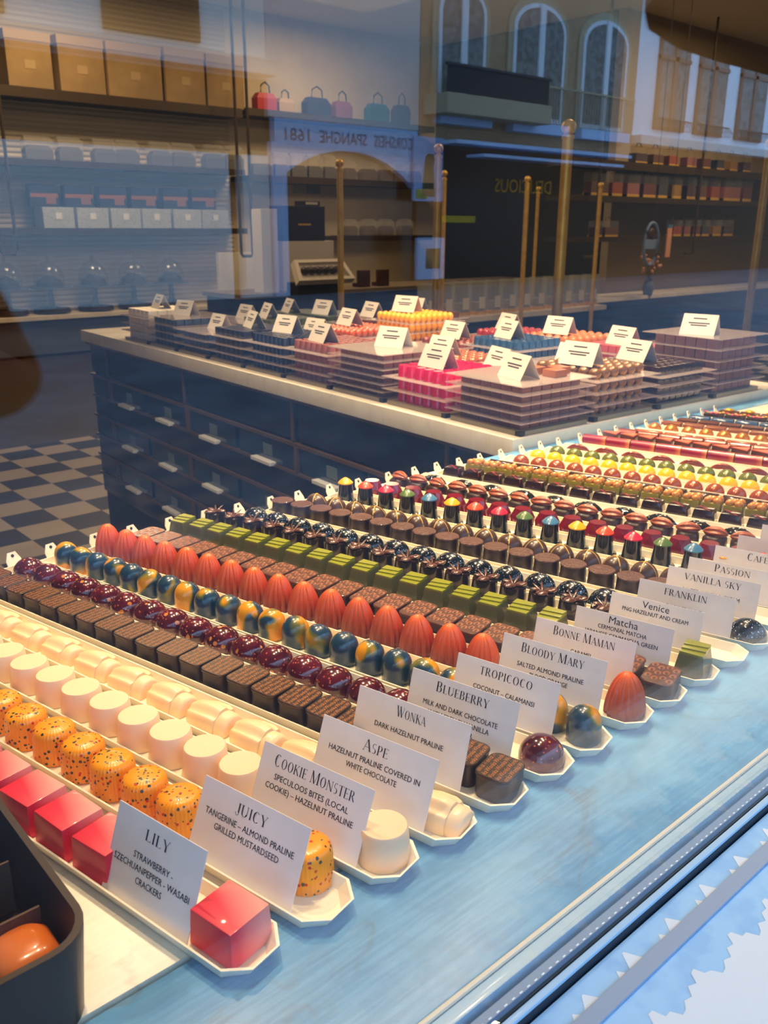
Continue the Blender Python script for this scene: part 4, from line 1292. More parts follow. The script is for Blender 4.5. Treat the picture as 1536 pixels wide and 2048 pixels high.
tag(k_boxchoc(), 'orange and peach glossy praline in the front corner of the dark box', 'praline').location = (.0885, .350, .9125)
def k_greenbar():
    return MB().box(-.014, .014, -.016, .016, 0, .014, .003).build('olive_block_praline', pm('olive_glaze', (110, 104, 20), .3, coat=.5))
tag(k_greenbar(), 'olive green praline in the second compartment of the dark box', 'praline').location = (.060, .391, .9032)

# ================================================================ STACKS ON THE COUNTER
ACR = glass_mat('clear_acrylic_sheet', 0.05, (.93, .91, .91), 0.30, (.80, .68, .64), 0.05)
BASEM = pm('gold_grey_tray_board', (150, 138, 108), 0.5, metal=0.2)
CORNER = pm('black_corner', (24, 24, 24), 0.5)
M_TAUPE = pm('taupe_chocolate', (112, 72, 62), 0.45, noise=(50, (128, 84, 72), .4, .7))
M_ROSEB = pm('rose_brown_chocolate', (128, 72, 62), 0.4, coat=.2)
M_NAVYC = pm('navy_chocolate', (26, 32, 52), 0.3, coat=.4)
M_BALLO = pm('orange_brown_ball', (172, 70, 16), 0.25, coat=.5, noise=(40, (128, 48, 16), .45, .7))
M_BALLY = pm('golden_yellow_ball', (242, 162, 10), 0.35, coat=.3)
M_GOLDB = pm('gold_brown_ball', (120, 82, 46), 0.3, metal=.3, coat=.4, noise=(70, (214, 150, 60), .48, .62))
M_PEB = pm('copper_pebble', (168, 92, 60), 0.2, metal=.4, coat=.4)
M_GREENC = pm('dark_green_chocolate', (58, 66, 28), 0.35, coat=.3)
M_REDC = pm('red_glazed_chocolate', (140, 24, 22), 0.25, coat=.4)
M_PINKC = pm('pink_topped_chocolate', (170, 70, 84), 0.4)
M_ORB = pm('orange_brown_chocolate', (184, 104, 56), 0.4)
M_WHITEC = pm('ivory_chocolate', (236, 226, 204), 0.5)
M_STEEL = pm('slate_blue_chocolate', (60, 84, 116), 0.35, coat=.3)
def it_cube(mat, nm, w, h):
    return lambda: MB().box(-w / 2, w / 2, -w / 2, w / 2, 0, h, w * .06, .97).build(nm, mat)
def it_cyl(mat, nm, w, h):
    return lambda: MB().lathe([(w * .5, 0), (w * .46, h * .9), (w * .40, h), (0, h)], 18).build(nm, mat)
def it_ball(mat, nm, w, h):
    return lambda: MB().lathe([(w * .3, 0)] + [(w / 2 * math.sin(PI * t), h / 2 - h / 2 * math.cos(PI * t)) for t in (.2, .32, .45, .58, .7, .82, .93)] + [(0, h)], 16).build(nm, mat, smooth=60)
def it_dome(mat, nm, w, h):
    return lambda: MB().lathe(dome_prof(w / 2, h * .3, h, 7), 18).build(nm, mat, smooth=60)
def k_base():
    r = link('tray_board', None)
    MB().box(0, .170, 0, .170, 0, .008, .001).build('board', BASEM, r, smooth=0)
    MB().poly_prism([(-.0006, -.0006), (.011, -.0006), (-.0006, .011)], .0005, .0084).build('corner_clip', CORNER, r, smooth=0)
    return r
BASE = Proto(k_base)
def k_sheet():
    return MB().box(0, .186, 0, .186, 0, .0016).build('acrylic_sheet', ACR, smooth=0)
SHEET = Proto(k_sheet)
CARDP = pm('cream_card_paper', (212, 204, 192), 0.8)
def k_tent():
    r = link('tent_card', None)
    d = math.hypot(.020, .040)
    for sgn in (-1, 1):
        p = MB().box(-.036, .036, -.0003, .0003, 0, d)
        po = p.build('panel', CARDP, r, smooth=0)
        if sgn == -1:
            po.location = (-.020, 0, 0); po.rotation_euler = (-math.atan2(.020, .040), 0, -PI / 2)
            ln = MB()
            for z, w in ((.034, .014), (.024, .022), (.0192, .017)):
                ln.box(-w, w, -.0007, -.0003, z, z + .0022)
            ln.build('print', INK, po, smooth=0)
        else:
            po.location = (.020, 0, 0); po.rotation_euler = (-math.atan2(.020, .040), 0, PI / 2)
    return r
TENT = Proto(k_tent)
# (cell along the left edge, cell along the front edge, stack word, item word, item name, shape, material, n per side, item height, layers, lid, layers seen, tent offset or None)
STK = [
    (0, 0, 'corner stack', 'brown cube', 'brown_cube_praline', it_cube, M_TAUPE, 6, .0135, 5, 1, 5, (.060, .066)),
    (1, 0, 'magenta stack', 'magenta cylinder', 'magenta_cylinder_praline', it_cyl, M_MAGENTA, 6, .0220, 3, 0, 3, (.055, .085)),
    (2, 0, 'tall brown stack', 'brown block', 'brown_block_praline', it_cube, M_TAUPE, 6, .0125, 6, 1, 6, (.095, .085)),
    (3, 0, 'rose brown stack', 'rose brown cylinder', 'rose_cylinder_praline', it_cyl, M_ROSEB, 7, .0190, 4, 0, 4, (.045, .085)),
    (4, 0, 'navy stack', 'navy cylinder', 'navy_cylinder_praline', it_cyl, M_NAVYC, 8, .0185, 4, 0, 4, (.085, .11)),
    (5, 0, 'second navy stack', 'navy cube', 'navy_cube_praline', it_cube, M_NAVYC, 6, .0180, 4, 0, 4, (.085, .085)),
    (6, 0, 'low slate stack', 'slate cube', 'slate_cube_praline', it_cube, M_STEEL, 7, .0170, 3, 1, 3, (.085, .085)),
    (7, 0, 'far slate stack', 'slate block', 'slate_block_praline', it_cube, M_STEEL, 6, .0180, 4, 1, 4, (.085, .1)),
    (8, 0, 'ivory stack', 'ivory cube', 'ivory_cube_praline', it_cube, M_WHITEC, 5, .0200, 4, 0, 4, (.085, .085)),
    (0, 1, 'gold dome stack', 'gold brown dome', 'gold_brown_dome_praline', it_ball, M_GOLDB, 6, .0195, 4, 0, 4, (.040, .070)),
    (0, 2, 'striped dark stack', 'dark cube', 'dark_cube_praline', it_cube, M_DARKG, 7, .0160, 4, 0, 4, (.060, .100)),
    (0, 3, 'end stack', 'brown slab', 'brown_slab_praline', it_cube, M_TAUPE, 6, .0205, 5, 1, 5, (.045, .075)),
    (1, 1, 'bronze stack', 'bronze dome', 'bronze_dome_praline', it_dome, M_GOLDB, 6, .0150, 3, 1, 2, (.05, .10)),
    (2, 1, 'pebble stack', 'copper pebble', 'copper_pebble_praline', it_dome, M_PEB, 6, .0130, 4, 0, 2, (.045, .085)),
    (3, 1, 'dark cube stack', 'small dark cube', 'small_dark_cube_praline', it_cube, M_DARK, 7, .0130, 3, 1, 2, None),
    (4, 1, 'orange ball stack', 'orange brown ball', 'orange_ball_praline', it_ball, M_BALLO, 8, .0200, 4, 0, 4, (.080, .110)),
    (5, 1, 'black bead stack', 'black dome', 'black_dome_praline', it_dome, M_BLACKG, 8, .0150, 3, 0, 2, (.085, .085)),
    (6, 1, 'olive stack', 'olive cube', 'olive_cube_praline', it_cube, M_GREENC, 6, .0180, 4, 0, 2, (.05, .085)),
    (7, 1, 'far navy stack', 'far navy cube', 'far_navy_cube_praline', it_cube, M_NAVYC, 6, .0180, 3, 1, 2, (.085, .085)),
    (1, 2, 'lidded dark stack', 'dark block', 'dark_block_praline', it_cube, M_DARK, 6, .0130, 3, 1, 2, (.07, .085)),
    (2, 2, 'blue cap stack', 'blue cylinder', 'blue_cylinder_praline', it_cyl, M_BLUEB, 7, .0185, 4, 0, 3, (.06, .085)),
    (3, 2, 'russet stack', 'russet dome', 'russet_dome_praline', it_dome, M_POD, 7, .0140, 4, 0, 2, (.06, .085)),
    (4, 2, 'yellow ball stack', 'yellow ball', 'yellow_ball_praline', it_ball, M_BALLY, 8, .0205, 5, 0, 5, (.070, .100)),
    (5, 2, 'far brown stack', 'far brown cube', 'far_brown_cube_praline', it_cube, M_MILK, 6, .0150, 5, 0, 2, (.085, .085)),
    (6, 2, 'dark green stack', 'dark green cube', 'dark_green_cube_praline', it_cube, M_GREENC, 6, .0180, 4, 0, 2, (.05, .085)),
    (1, 3, 'pink topped stack', 'pink topped cube', 'pink_topped_praline', it_cube, M_PINKC, 7, .0160, 4, 0, 3, (.05, .085)),
    (2, 3, 'orange brown stack', 'orange brown cube', 'orange_brown_praline', it_dome, M_ORB, 6, .0180, 4, 0, 3, (.045, .085)),
    (3, 3, 'red stack', 'red glazed dome', 'red_dome_praline', it_dome, M_REDC, 7, .0160, 4, 0, 2, (.06, .085)),
    (5, 3, 'rear brown stack', 'rear brown cube', 'rear_brown_cube_praline', it_cube, M_MILK, 6, .0160, 5, 0, 2, (.05, .085)),
    (7, 2, 'rear green stack', 'rear green cube', 'rear_green_cube_praline', it_cube, M_GREENC, 6, .0160, 4, 0, 1, (.05, .085)),
]
def word(n):
    return ORD[n]
TENTN = 0
for (js, it, sw, iw, nm, shp, mat, n, ih, layers, lid, seen, tent) in STK:
    s0 = .006 + .183 * js; t0 = .022 + .188 * it
    z = .9200
    BASE.put(counter_pt(s0, t0, z), CA, 'gold grey tray board under the %s of %s pralines' % (sw, iw), 'tray', 'tray boards under the praline stacks')
    z += .008
    p = .148 / n
    pr = Proto(shp(mat, nm, p * (.93 if shp is it_cube else .95), ih))
    for l in range(layers):
        if l:
            SHEET.put(counter_pt(s0 - .008, t0 - .008, z), CA, 'clear acrylic sheet, %s one up in the %s of %s pralines' % (word(l - 1), sw, iw), 'sheet', 'clear sheets in the praline stacks')
            z += .0016
        top = l == layers - 1
        for a in range(n):
            for b in range(n):
                edge = a == 0 or b == 0
                if l < layers - seen and not top:
                    continue
                if not (edge or (top and not lid)):
                    continue
                if top and tent and not lid and abs(a * p + p / 2 - tent[1]) < .034 and abs(b * p + p / 2 - tent[0]) < .016 and False:
                    continue
                pos = counter_pt(s0 + .011 + p * (a + .5), t0 + .011 + p * (b + .5), z)
                lay = 'top layer' if top else word(l) + ' layer up'
                if top and not lid and not edge:
                    lab = '%s praline, top layer of the %s, %s row back, %s along' % (iw, sw, word(b), word(a))
                elif b == 0:
                    lab = '%s praline, %s, %s along the left face of the %s' % (iw, lay, word(a), sw)
                else:
                    lab = '%s praline, %s, %s along the front face of the %s' % (iw, lay, word(b), sw)
                if len(lab.split()) > 16:
                    lab = lab.replace(' praline,', ',')
                pr.put(pos, CA, lab, 'praline', 'pralines of the ' + sw)
        z += ih + .0002
    if lid:
        SHEET.put(counter_pt(s0 - .008, t0 - .008, z), CA, 'clear acrylic lid on top of the %s of %s pralines' % (sw, iw), 'sheet', 'clear sheets in the praline stacks')
        z += .0016
    if tent:
        TENT.put(counter_pt(s0 + tent[1], t0 + tent[0], z), CA + (.12 * ((js * 7 + it * 3) % 5 - 2)), 'folded paper tent card on the %s of %s pralines' % (sw, iw), 'card', 'tent cards on the praline stacks')
    if (js, it) == (0, 0):
        fp = Proto(it_cube(pm('light_milk_slab', (150, 88, 58), .4), 'flat_slab_praline', .031, .0125))
        for k, (a, b) in enumerate(((.016, .118), (.034, .148), (.058, .112))):
            fp.put(counter_pt(s0 + a + .02, t0 + b, z), CA, 'light brown slab praline lying on the corner stack lid, %s from the front' % word(k), 'praline', 'slabs on the corner stack')
    if (js, it) == (0, 1):
        gp = Proto(it_ball(pm('bright_gold_ball', (222, 158, 60), .25, metal=.4, coat=.4), 'gold_ball_praline', .028, .022))

# ================================================================ BACK OF THE SHOP
GLOSSB = pm('dark_brass_edge', (70, 54, 30), 0.45, metal=0.4)
SHELFT = pm('dark_shelf_board', (44, 36, 30), 0.5)
CLEARB = glass_mat('clear_bag_film', 0.05, (.95, .94, .92), 0.15, (.90, .87, .80), 0.08)
CLEARW = glass_mat('thin_clear_wrap', 0.05, (.97, .96, .95), 0.05, (.8, .78, .7), 0.08)
def shelf(x0, x1, y0, y1, z, t, label):
    o = thing('wall_shelf', label, 'shelf', ((x0 + x1) / 2, (y0 + y1) / 2, z), 0, 'brass edged wall shelves')
    hx, hy = (x1 - x0) / 2, (y1 - y0) / 2
    MB().box(-hx, hx, -hy + .012, hy, -t, 0).build('board', SHELFT, o, smooth=0)
    MB().box(-hx, hx, -hy, -hy + .012, -t - .006, .008).build('brass_edge', GLOSSB, o, smooth=0)
    return o
YS = 8.78
Z1, Z2, Z3 = 2.44, 1.825, 1.21
shelf(2.2, 5.70, YS, 9.14, Z1, .075, 'upper left wall shelf holding the tan storage boxes')
shelf(2.2, 5.70, YS, 9.14, Z2, .045, 'middle left wall shelf holding the dark gift bags')
shelf(2.2, 5.70, YS, 9.14, Z3, .045, 'lower left wall shelf holding the patterned boxes')
Z1b, Z2b, Z3b = 2.46, 1.78, 1.13
shelf(5.74, 8.62, YS, 9.14, Z1b, .06, 'upper middle wall shelf holding coloured handbag boxes')
shelf(5.74, 8.62, YS, 9.14, Z2b, .06, 'middle wall shelf behind the brass posts')
shelf(6.9, 8.62, YS, 9.14, Z3b, .05, 'short lower wall shelf behind the brass posts')
def px(u0, u1, v, y):
    return at(u0, v, y).x, at(u1, v, y).x
def hz(u, v0, v1, y):
    return at(u, v0, y).z - at(u, v1, y).z
TANB = pm('tan_cardboard', (156, 126, 80), 0.75, noise=(4, (142, 114, 70), .4, .6))
for k, (a, b, top) in enumerate(((14, 104, 62), (118, 208, 74), (215, 322, 88), (330, 408, 98), (413, 486, 112))):
    x0, x1 = px(a, b, 130, YS + .03)
    h = at((a + b) / 2, top, YS + .03).z - Z1
    o = thing('storage_box', 'tan storage box on the upper left wall shelf, %s from the left' % word(k), 'box', ((x0 + x1) / 2, YS + .17, Z1), 0, 'tan storage boxes on the top shelf')
    w = (x1 - x0) / 2
    MB().box(-w, w, -.14, .16, 0, h - .05, .004).build('body', TANB, o, smooth=0)
    MB().box(-w - .006, w + .006, -.146, .165, h - .08, h, .004).build('lid', pm('tan_cardboard_lid', (172, 144, 98), 0.75), o, smooth=0)
    MB().box(-.05, .05, -.1435, -.14, h * .35, h * .5).build('label_plate', pm('cream_label', (172, 144, 98), .7), o, smooth=0)
DKBAG = pm('dark_bagged_chocolate', (22, 18, 20), 0.6, noise=(14, (40, 30, 26), .4, .6))
def bag(u0, u1, vt, vb, y, z, label, mat, group, fill=.6, handle=False, cat='gift bag', nm='gift_bag', clear=True):
    x0, x1 = px(u0, u1, (vt + vb) / 2, y)
    h = hz((u0 + u1) / 2, vt, vb, y)
    w = (x1 - x0) / 2
    o = thing(nm, label, cat, ((x0 + x1) / 2, y + .08, z), 0, group)
    P = lambda k, zz: [(-w * k, -.06 * k, zz), (w * k, -.06 * k, zz), (w * k, .06 * k, zz), (-w * k, .06 * k, zz)]
    MB().rings([P(.96, .002), P(.98, h * fill * .7), P(.7, h * fill)]).build('filling', mat, o, smooth=0)
    if clear:
        MB().rings([P(1, 0), P(1.03, h * .8), [(-w * .9, 0, h), (w * .9, 0, h), (w * .9, .004, h), (-w * .9, .004, h)]]).build('clear_wrap', CLEARB, o, smooth=0)
    if handle:
        MB().tube([(-w * .45, -.02, h * fill), (-w * .40, -.02, h * .88), (0, -.02, h), (w * .40, -.02, h * .88), (w * .45, -.02, h * fill)], .008, 6).build('handle', pm('dark_cord', (30, 26, 30), .7), o)
    return o
for k, (a, b) in enumerate(((50, 106), (118, 166), (190, 234), (236, 280), (304, 346), (349, 393), (414, 452), (455, 490))):
    bag(a, b, 250 + k * 6, 300 + k * 6, YS, Z2, 'clear gift bag of dark chocolate on the left middle shelf, %s from the left' % word(k), DKBAG, 'gift bags on the left shelf', .62)
for k, (a, b) in enumerate(((65, 122), (135, 192), (204, 258), (268, 320), (332, 382), (390, 438))):
    x0, x1 = px(a, b, 390, YS + .05)
    w = (x1 - x0) / 2
    o = thing('patterned_box', 'pale dotted box on the lower left shelf, %s from the left' % word(k), 'box', ((x0 + x1) / 2 + .10, YS + .16, Z3), 0, 'pale dotted boxes on the lower shelf')
    MB().box(-w * 1.12, w * 1.12, -.1, .12, 0, .20, .004).build('body', speck_mat('dotted_paper_%d' % k, (176, 184, 190), [(70, (110, 124, 140), 1.0)], 70, .28, .7, 0), o, smooth=0)
    MB().box(-.03, .03, -.104, -.1, .09, .15).build('label_plate', pm('white_tag', (226, 226, 226), .7), o, smooth=0)
    o = thing('picture_box', 'navy box with an orange band standing on a dotted box, %s from the left' % word(k), 'box', ((x0 + x1) / 2, YS + .17, Z3 + .2005), 0, 'navy picture boxes on the lower shelf')
    MB().box(-w, w, -.05, .05, 0, .21, .004).build('body', pm('navy_box_paper', (34, 40, 62), .5), o, smooth=0)
    MB().box(-w * .98, w * .98, -.054, -.05, .09, .125).build('orange_band', pm('orange_band_print', (150, 92, 50), .6), o, smooth=0)
    MB().box(w * .1, w * .8, -.055, -.05, .03, .09).build('picture', pm('amber_print', (136, 88, 60), .6), o, smooth=0)
# brass hangers that carry the shelves
def hanger(u, vt, vb, y, label, du=22):
    a = at(u, vt, y); b = at(u + du * .6, vb, y)
    o = thing('brass_hanger', label, 'shelf hanger', (b.x, y, b.z), 0, 'brass hangers of the wall shelves')
    H = 3.5 - b.z
    MB().tube([(0, 0, H), (0, 0, .03), (-.02, 0, 0), (-.13, 0, 0), (-.15, 0, .03), (-.15, 0, H)], .016, 8).build('rod', GLOSSB, o)
    MB().lathe([(.04, H - .02), (.04, H)], 12).build('ceiling_cap', GLOSSB, o)
hanger(22, 95, 508, 8.6, 'bent brass hanger crossing the left wall shelves')
hanger(500, 150, 512, 8.6, 'bent brass hanger between the left and middle shelves', 10)
# bench with cake stands
bench = thing('wall_bench', 'low ribbed bench with pale top along the back wall', 'bench', (4.0, 8.95, 0))
MB().box(-2.4, 4.5, -.24, .20, .36, .405, .004).build('top', MARB, bench, smooth=0)
MB().box(-2.38, 4.48, -.20, .20, .03, .36).build('ribbed_front', pm('slate_ribbed_front', (86, 96, 112), .6, bump=None), bench, smooth=0)
MB().box(-2.38, 4.48, -.17, .20, 0, .03).build('toe_kick', DARK, bench, smooth=0)
CAKEG = glass_mat('cake_stand_glass', 0.06, (.62, .68, .78), 0.25, (.30, .38, .52), 0.02)
CLEARW0 = glass_mat('clear_dome_glass', 0.05, (.94, .96, .98), 0.02, (.7, .75, .8), 0.02)
def k_stand():
    r = link('cake_stand', None)
    MB().lathe([(.13, 0), (.13, .012), (.03, .03), (.022, .17), (.04, .185), (.18, .19), (.18, .20), (0, .20)], 24).build('glass_foot', CAKEG, r)
    MB().lathe([(.13, .2005), (.135, .26), (.11, .33), (.05, .375), (.012, .385), (.012, .40), (.022, .415), (0, .425)], 24).build('glass_dome', CLEARW0, r)
    MB().lathe([(.12, .201), (.11, .235), (.05, .275), (0, .285)], 14).build('truffle_heap', DKBAG, r)
    MB().lathe([(.165, .0125), (.155, .040), (.08, .042), (.08, .0125)], 14).build('sweet_ring', DKBAG, r)
    return r
STAND = Proto(k_stand)
for k, u in enumerate((18, 104, 192, 270, 345)):
    sto = STAND.put((at(u, 612, 8.9).x, 8.9, .4055), 0, 'glass cake stand with a dome on the low bench, %s from the left' % word(k), 'cake stand', 'glass cake stands on the bench')
    sto.scale = (1.1, 1.1, 1.3)
# middle shelves
HB = [(516, 556, 150, 208, (170, 40, 44), 'red'), (560, 592, 165, 212, (176, 150, 126), 'tan'), (616, 664, 160, 220, (40, 50, 84), 'navy'), (674, 708, 170, 226, (128, 84, 112), 'mauve'), (742, 782, 176, 236, (44, 92, 112), 'teal'), (796, 824, 176, 240, (60, 44, 44), 'dark brown')]
for (a, b, vt, vb, c, wd_) in HB:
    bag(a, b, vt, vb, YS, Z1b, '%s handbag shaped gift box with a loop handle on the upper shelf' % wd_, pm('gift_' + wd_.replace(' ', '_'), c, .5), 'handbag gift boxes on the upper shelf', .62, True, 'gift box', 'handbag_box', False)
for k, (a, b) in enumerate(((508, 548), (552, 582), (586, 616), (620, 648), (652, 676))):
    bag(a, b, 292 + k * 3, 342 + k * 3, YS, Z2b, 'clear bag of dark chocolate on the middle shelf, %s from the left' % word(k), DKBAG, 'bags on the middle shelf', .5)
BRW = pm('brown_bagged_chocolate', (84, 52, 34), 0.5)
for k, (a, b) in enumerate(((694, 716), (728, 758), (764, 788), (794, 818), (822, 846))):
    bag(a, b, 312 + k * 3, 352 + k * 3, YS, Z2b, 'clear bag of brown chocolate on the middle shelf, %s to the right of the post' % word(k), BRW, 'brown bags on the middle shelf', .6)
for k, (a, b) in enumerate(((698, 718), (732, 756), (768, 790), (806, 828))):
    bag(a, b, 428, 462, YS, Z3b, 'clear bag of brown chocolate on the short lower shelf, %s from the left' % word(k), BRW, 'brown bags on the lower shelf', .6)
# sideboard with the big purple box
sb = thing('sideboard', 'low sideboard in front of the back wall carrying the purple box', 'sideboard', (6.6, 7.4, 0))
MB().box(-2.1, 2.2, -.3, .3, 0, .60).build('body', pm('dark_sideboard', (34, 30, 30), .5), sb, smooth=0)
MB().box(-2.13, 2.23, -.33, .33, .60, .64).build('top', pm('taupe_board', (120, 104, 84), .6), sb, smooth=0)
yb = 7.2
def block(name, label, cat, u0, u1, vt, vb, y, mat, d=.12, group=None, z0=None, part='body'):
    x0, x1 = px(u0, u1, (vt + vb) / 2, y)
    z1 = at((u0 + u1) / 2, vt, y).z
    zb = at((u0 + u1) / 2, vb, y).z if z0 is None else z0
    o = thing(name, label, cat, ((x0 + x1) / 2, y + d / 2, zb), 0, group)
    MB().box(-(x1 - x0) / 2, (x1 - x0) / 2, -d / 2, d / 2, 0, z1 - zb, .004).build(part, mat, o, smooth=0)
    return o, (x1 - x0) / 2, z1 - zb
PURPB = pm('deep_purple_card', (40, 18, 34), .5)
WHB = pm('white_carton', (222, 212, 196), .6)
o, w, h = block('carton', 'white carton under the big purple box', 'box', 566, 668, 482, 560, yb, WHB, .3, z0=.64)
base_z = .64 + h
o, w, h = block('purple_box', 'big deep purple box standing on a white carton', 'box', 566, 650, 412, 480, yb, PURPB, .22, z0=base_z + .0005)
MB().box(-w * .3, w * .3, -.113, -.11, h * .45, h * .5).build('gold_line', BRASS, o, smooth=0)
ptop = base_z + h
o, w, h = block('small_box', 'small purple box with a white label on the big purple box', 'box', 606, 640, 402, 412, yb + .02, PURPB, .14, z0=ptop + .001)
MB().box(-w * .7, w * .7, -.073, -.07, h * .3, h * .8).build('label_plate', WHB, o, smooth=0)
o, w, h = block('white_box_stack', 'tall white board box beside the purple box', 'box', 524, 556, 418, 560, yb - .05, WHB, .16, z0=.64)
o, w, h = block('white_board', 'white leaning board left of the dark strip on the bench', 'board', 440, 508, 505, 612, 8.75, pm('cream_board', (226, 216, 196), .7), .06, z0=.4055)
for k, (a, b, c) in enumerate(((592, 614, (186, 176, 160)), (616, 640, (150, 150, 148)))):
    block('price_sign', 'small %s sign on the wall above the purple box' % ('picture' if k == 0 else 'grey'), 'sign', a, b, 362, 388, 9.10, pm('sign_card_%d' % k, c, .7), .04, 'small wall signs')
# slanted open chocolate box
pa, pb_ = px(582, 694, 540, 6.6)
o = thing('presentation_box', 'open white box of truffles tilted towards the window beside the brass post', 'box', ((pa + pb_) / 2, 6.6, at(640, 548, 6.6).z), 0)
o.rotation_euler = (.9, 0, 0)
w = (pb_ - pa) / 2
MB().rings([pz_scale([(-w, -.11), (w, -.11), (w * .86, .11), (-w * .86, .11)], 1, 0), pz_scale([(-w, -.11), (w, -.11), (w * .86, .11), (-w * .86, .11)], 1, .07), pz_scale([(-w * .86, -.08), (w * .86, -.08), (w * .76, .08), (-w * .76, .08)], 1, .07), pz_scale([(-w * .86, -.08), (w * .86, -.08), (w * .76, .08), (-w * .76, .08)], 1, .03)]).build('box_shell', WHB, o, smooth=0)
st2 = thing('box_plinth', 'dark plinth carrying the tilted truffle box', 'plinth', ((pa + pb_) / 2, 6.66, 0))
MB().box(-w * .8, w * .8, -.08, .1, 0, at(640, 548, 6.6).z - .07).build('body', pm('dark_sideboard', (34, 30, 30), .5), st2, smooth=0)
tr = Proto(lambda: MB().sphere((0, 0, 0), .042, 12, 1, 1, .9, 7).build('truffle', M_DARK, smooth=60))
for k in range(6):
    q = Matrix.Rotation(.9, 4, 'X') @ Vector((-w * .62 + w * .248 * k, 0, .062))
    tr.put(Vector(o.location) + q, 0, 'dark truffle in the tilted white box, %s from the left' % word(k), 'truffle', 'truffles in the tilted box')
cc = Proto(lambda: MB().box(-.07, .07, -.03, .03, 0, .17, .006).box(-.07, .07, -.03, .10, 0, .04, .004).build('brown_stand', pm('chestnut_wood', (70, 36, 24), .5)))
for k, u in enumerate((727, 765)):
    cc.put((at(u, 560, 7.25).x, 7.25, .6405), 0, 'small chestnut display stand on the sideboard, %s one' % ('left' if k == 0 else 'right'), 'stand', 'chestnut stands on the sideboard')
# wall behind the posts: packets on the far counter
fc = thing('packing_counter', 'narrow far counter with a pale top carrying clear packets', 'counter', (4.6, 5.0, 0))
zt = at(1000, 628, 4.85).z
xa, xb = at(850, 628, 4.85).x, at(1206, 632, 4.85).x
MB().box(xa - 4.6, xb - 4.6, -.18, .25, zt - .04, zt).build('top', MARB, fc, smooth=0)
MB().box(xa - 4.58, xb - 4.62, -.15, .25, 0, zt - .04).build('body', NAVYG, fc, smooth=0)
PKF = glass_mat('packet_film', 0.06, (.9, .92, .92), 0.30, (.72, .72, .66), 0.1)
def k_packet():
    r = link('clear_packet', None)
    MB().box(-.062, .062, -.05, .05, .0, .03, .002).build('gold_base', BRASS, r, smooth=0)
    MB().box(-.05, .05, -.042, .042, .03, .10, .01).build('filling', pm('pale_filling', (168, 150, 128), .6), r)
    MB().box(-.062, .062, -.05, .05, .03, .27, .002).build('film', PKF, r, smooth=0)
    MB().box(-.035, .035, -.0525, -.0505, .05, .14).build('white_tag', pm('packet_tag', (214, 206, 190), .7), r, smooth=0)
    return r
PK = Proto(k_packet)
npk = 12
for k in range(npk):
    PK.put((xa + .12 + (xb - xa - .22) * k / (npk - 1), 4.95, zt + .0005), 0, 'clear packet with white tag on the far counter, %s from the left' % word(k), 'packet', 'clear packets on the far counter')
# right hand shelf wall
yr = 5.9
def zr(u, v):
    return at(u, v, yr).z
ra, rb = at(1148, 320, yr).x, 13.3
zA, zB, zC = zr(1340, 332), zr(1340, 398), zr(1340, 474)
for z, nm_, t in ((zA, 'upper', .07), (zB, 'middle', .05), (zC, 'lower', .04)):
    shelf(ra, rb, yr, 6.24, z, t, '%s dark shelf on the right back wall holding coloured gift boxes' % nm_)
random.seed(4)
cols = [(150, 60, 40, 'rust'), (60, 34, 60, 'plum'), (34, 42, 70, 'navy'), (150, 90, 92, 'rose'), (92, 52, 40, 'brown'), (150, 110, 40, 'amber'), (96, 30, 40, 'wine')]
rowsR = [(zA, 'upper', [(1268, 1290), (1302, 1322), (1334, 1352), (1370, 1388), (1400, 1416), (1430, 1444), (1456, 1470), (1482, 1496)], 34),
         (zB, 'middle', [(1184, 1218), (1226, 1246), (1256, 1280), (1288, 1314), (1318, 1336), (1346, 1364), (1376, 1392), (1402, 1414), (1424, 1440), (1450, 1482), (1488, 1504)], 46),
         (zC, 'lower', [(1200, 1212), (1218, 1244), (1356, 1372), (1378, 1390), (1396, 1410), (1414, 1428), (1436, 1452), (1458, 1476)], 34)]
for z, nm_, spans, hp in rowsR:
    cnt = {}
    for k, (a, b) in enumerate(spans):
        c = cols[(k * 3 + len(spans)) % 7]
        cnt[c[3]] = cnt.get(c[3], 0) + 1
        x0, x1 = px(a, b, 400, yr + .03)
        w = (x1 - x0) / 2
        h = hz((a + b) / 2, 400, 400 + hp, yr + .03)
        lab = '%s gift box in clear wrap on the %s right shelf' % (c[3], nm_) + (', %s of its colour' % word(cnt[c[3]] - 1) if cnt[c[3]] > 1 else '')
        o = thing('gift_box', lab, 'gift box', ((x0 + x1) / 2, yr + .1, z), 0, 'gift boxes on the %s right shelf' % nm_)
        MB().box(-w, w, -.05, .05, .001, h * .62, .004).build('box', pm('wrap_' + c[3], c[:3], .5), o, smooth=0)
        MB().box(-w, w, -.055, .055, 0, h * .15, .002).build('gold_card', BRASS, o, smooth=0)
        MB().rings([[(-w, -.056, h * .15), (w, -.056, h * .15), (w, .056, h * .15), (-w, .056, h * .15)], [(-w, -.056, h), (w, -.056, h), (w, .056, h), (-w, .056, h)]]).build('clear_wrap', CLEARW, o, smooth=0)
        MB().tube([(-w * .5, 0, h), (-w * .3, 0, h * 1.2), (w * .3, 0, h * 1.2), (w * .5, 0, h)], .006, 5).build('ribbon', pm('ribbon_brown', (60, 48, 36), .6), o)
for k, u in enumerate((1203, 1408)):
    a = at(u, 300, 5.82)
    o = thing('brass_hanger', 'thin straight brass rod in front of the right shelves, %s one' % ('left' if k == 0 else 'right'), 'shelf hanger', (a.x, 5.82, 0.95), 0, 'brass rods of the right shelves')
    MB().tube([(0, 0, 0), (0, 0, 2.55)], .014, 8).build('rod', GLOSSB, o)
    MB().tube([(0, 0, .0), (-.18, 0, .0)], .014, 8).build('foot_rod', GLOSSB, o)
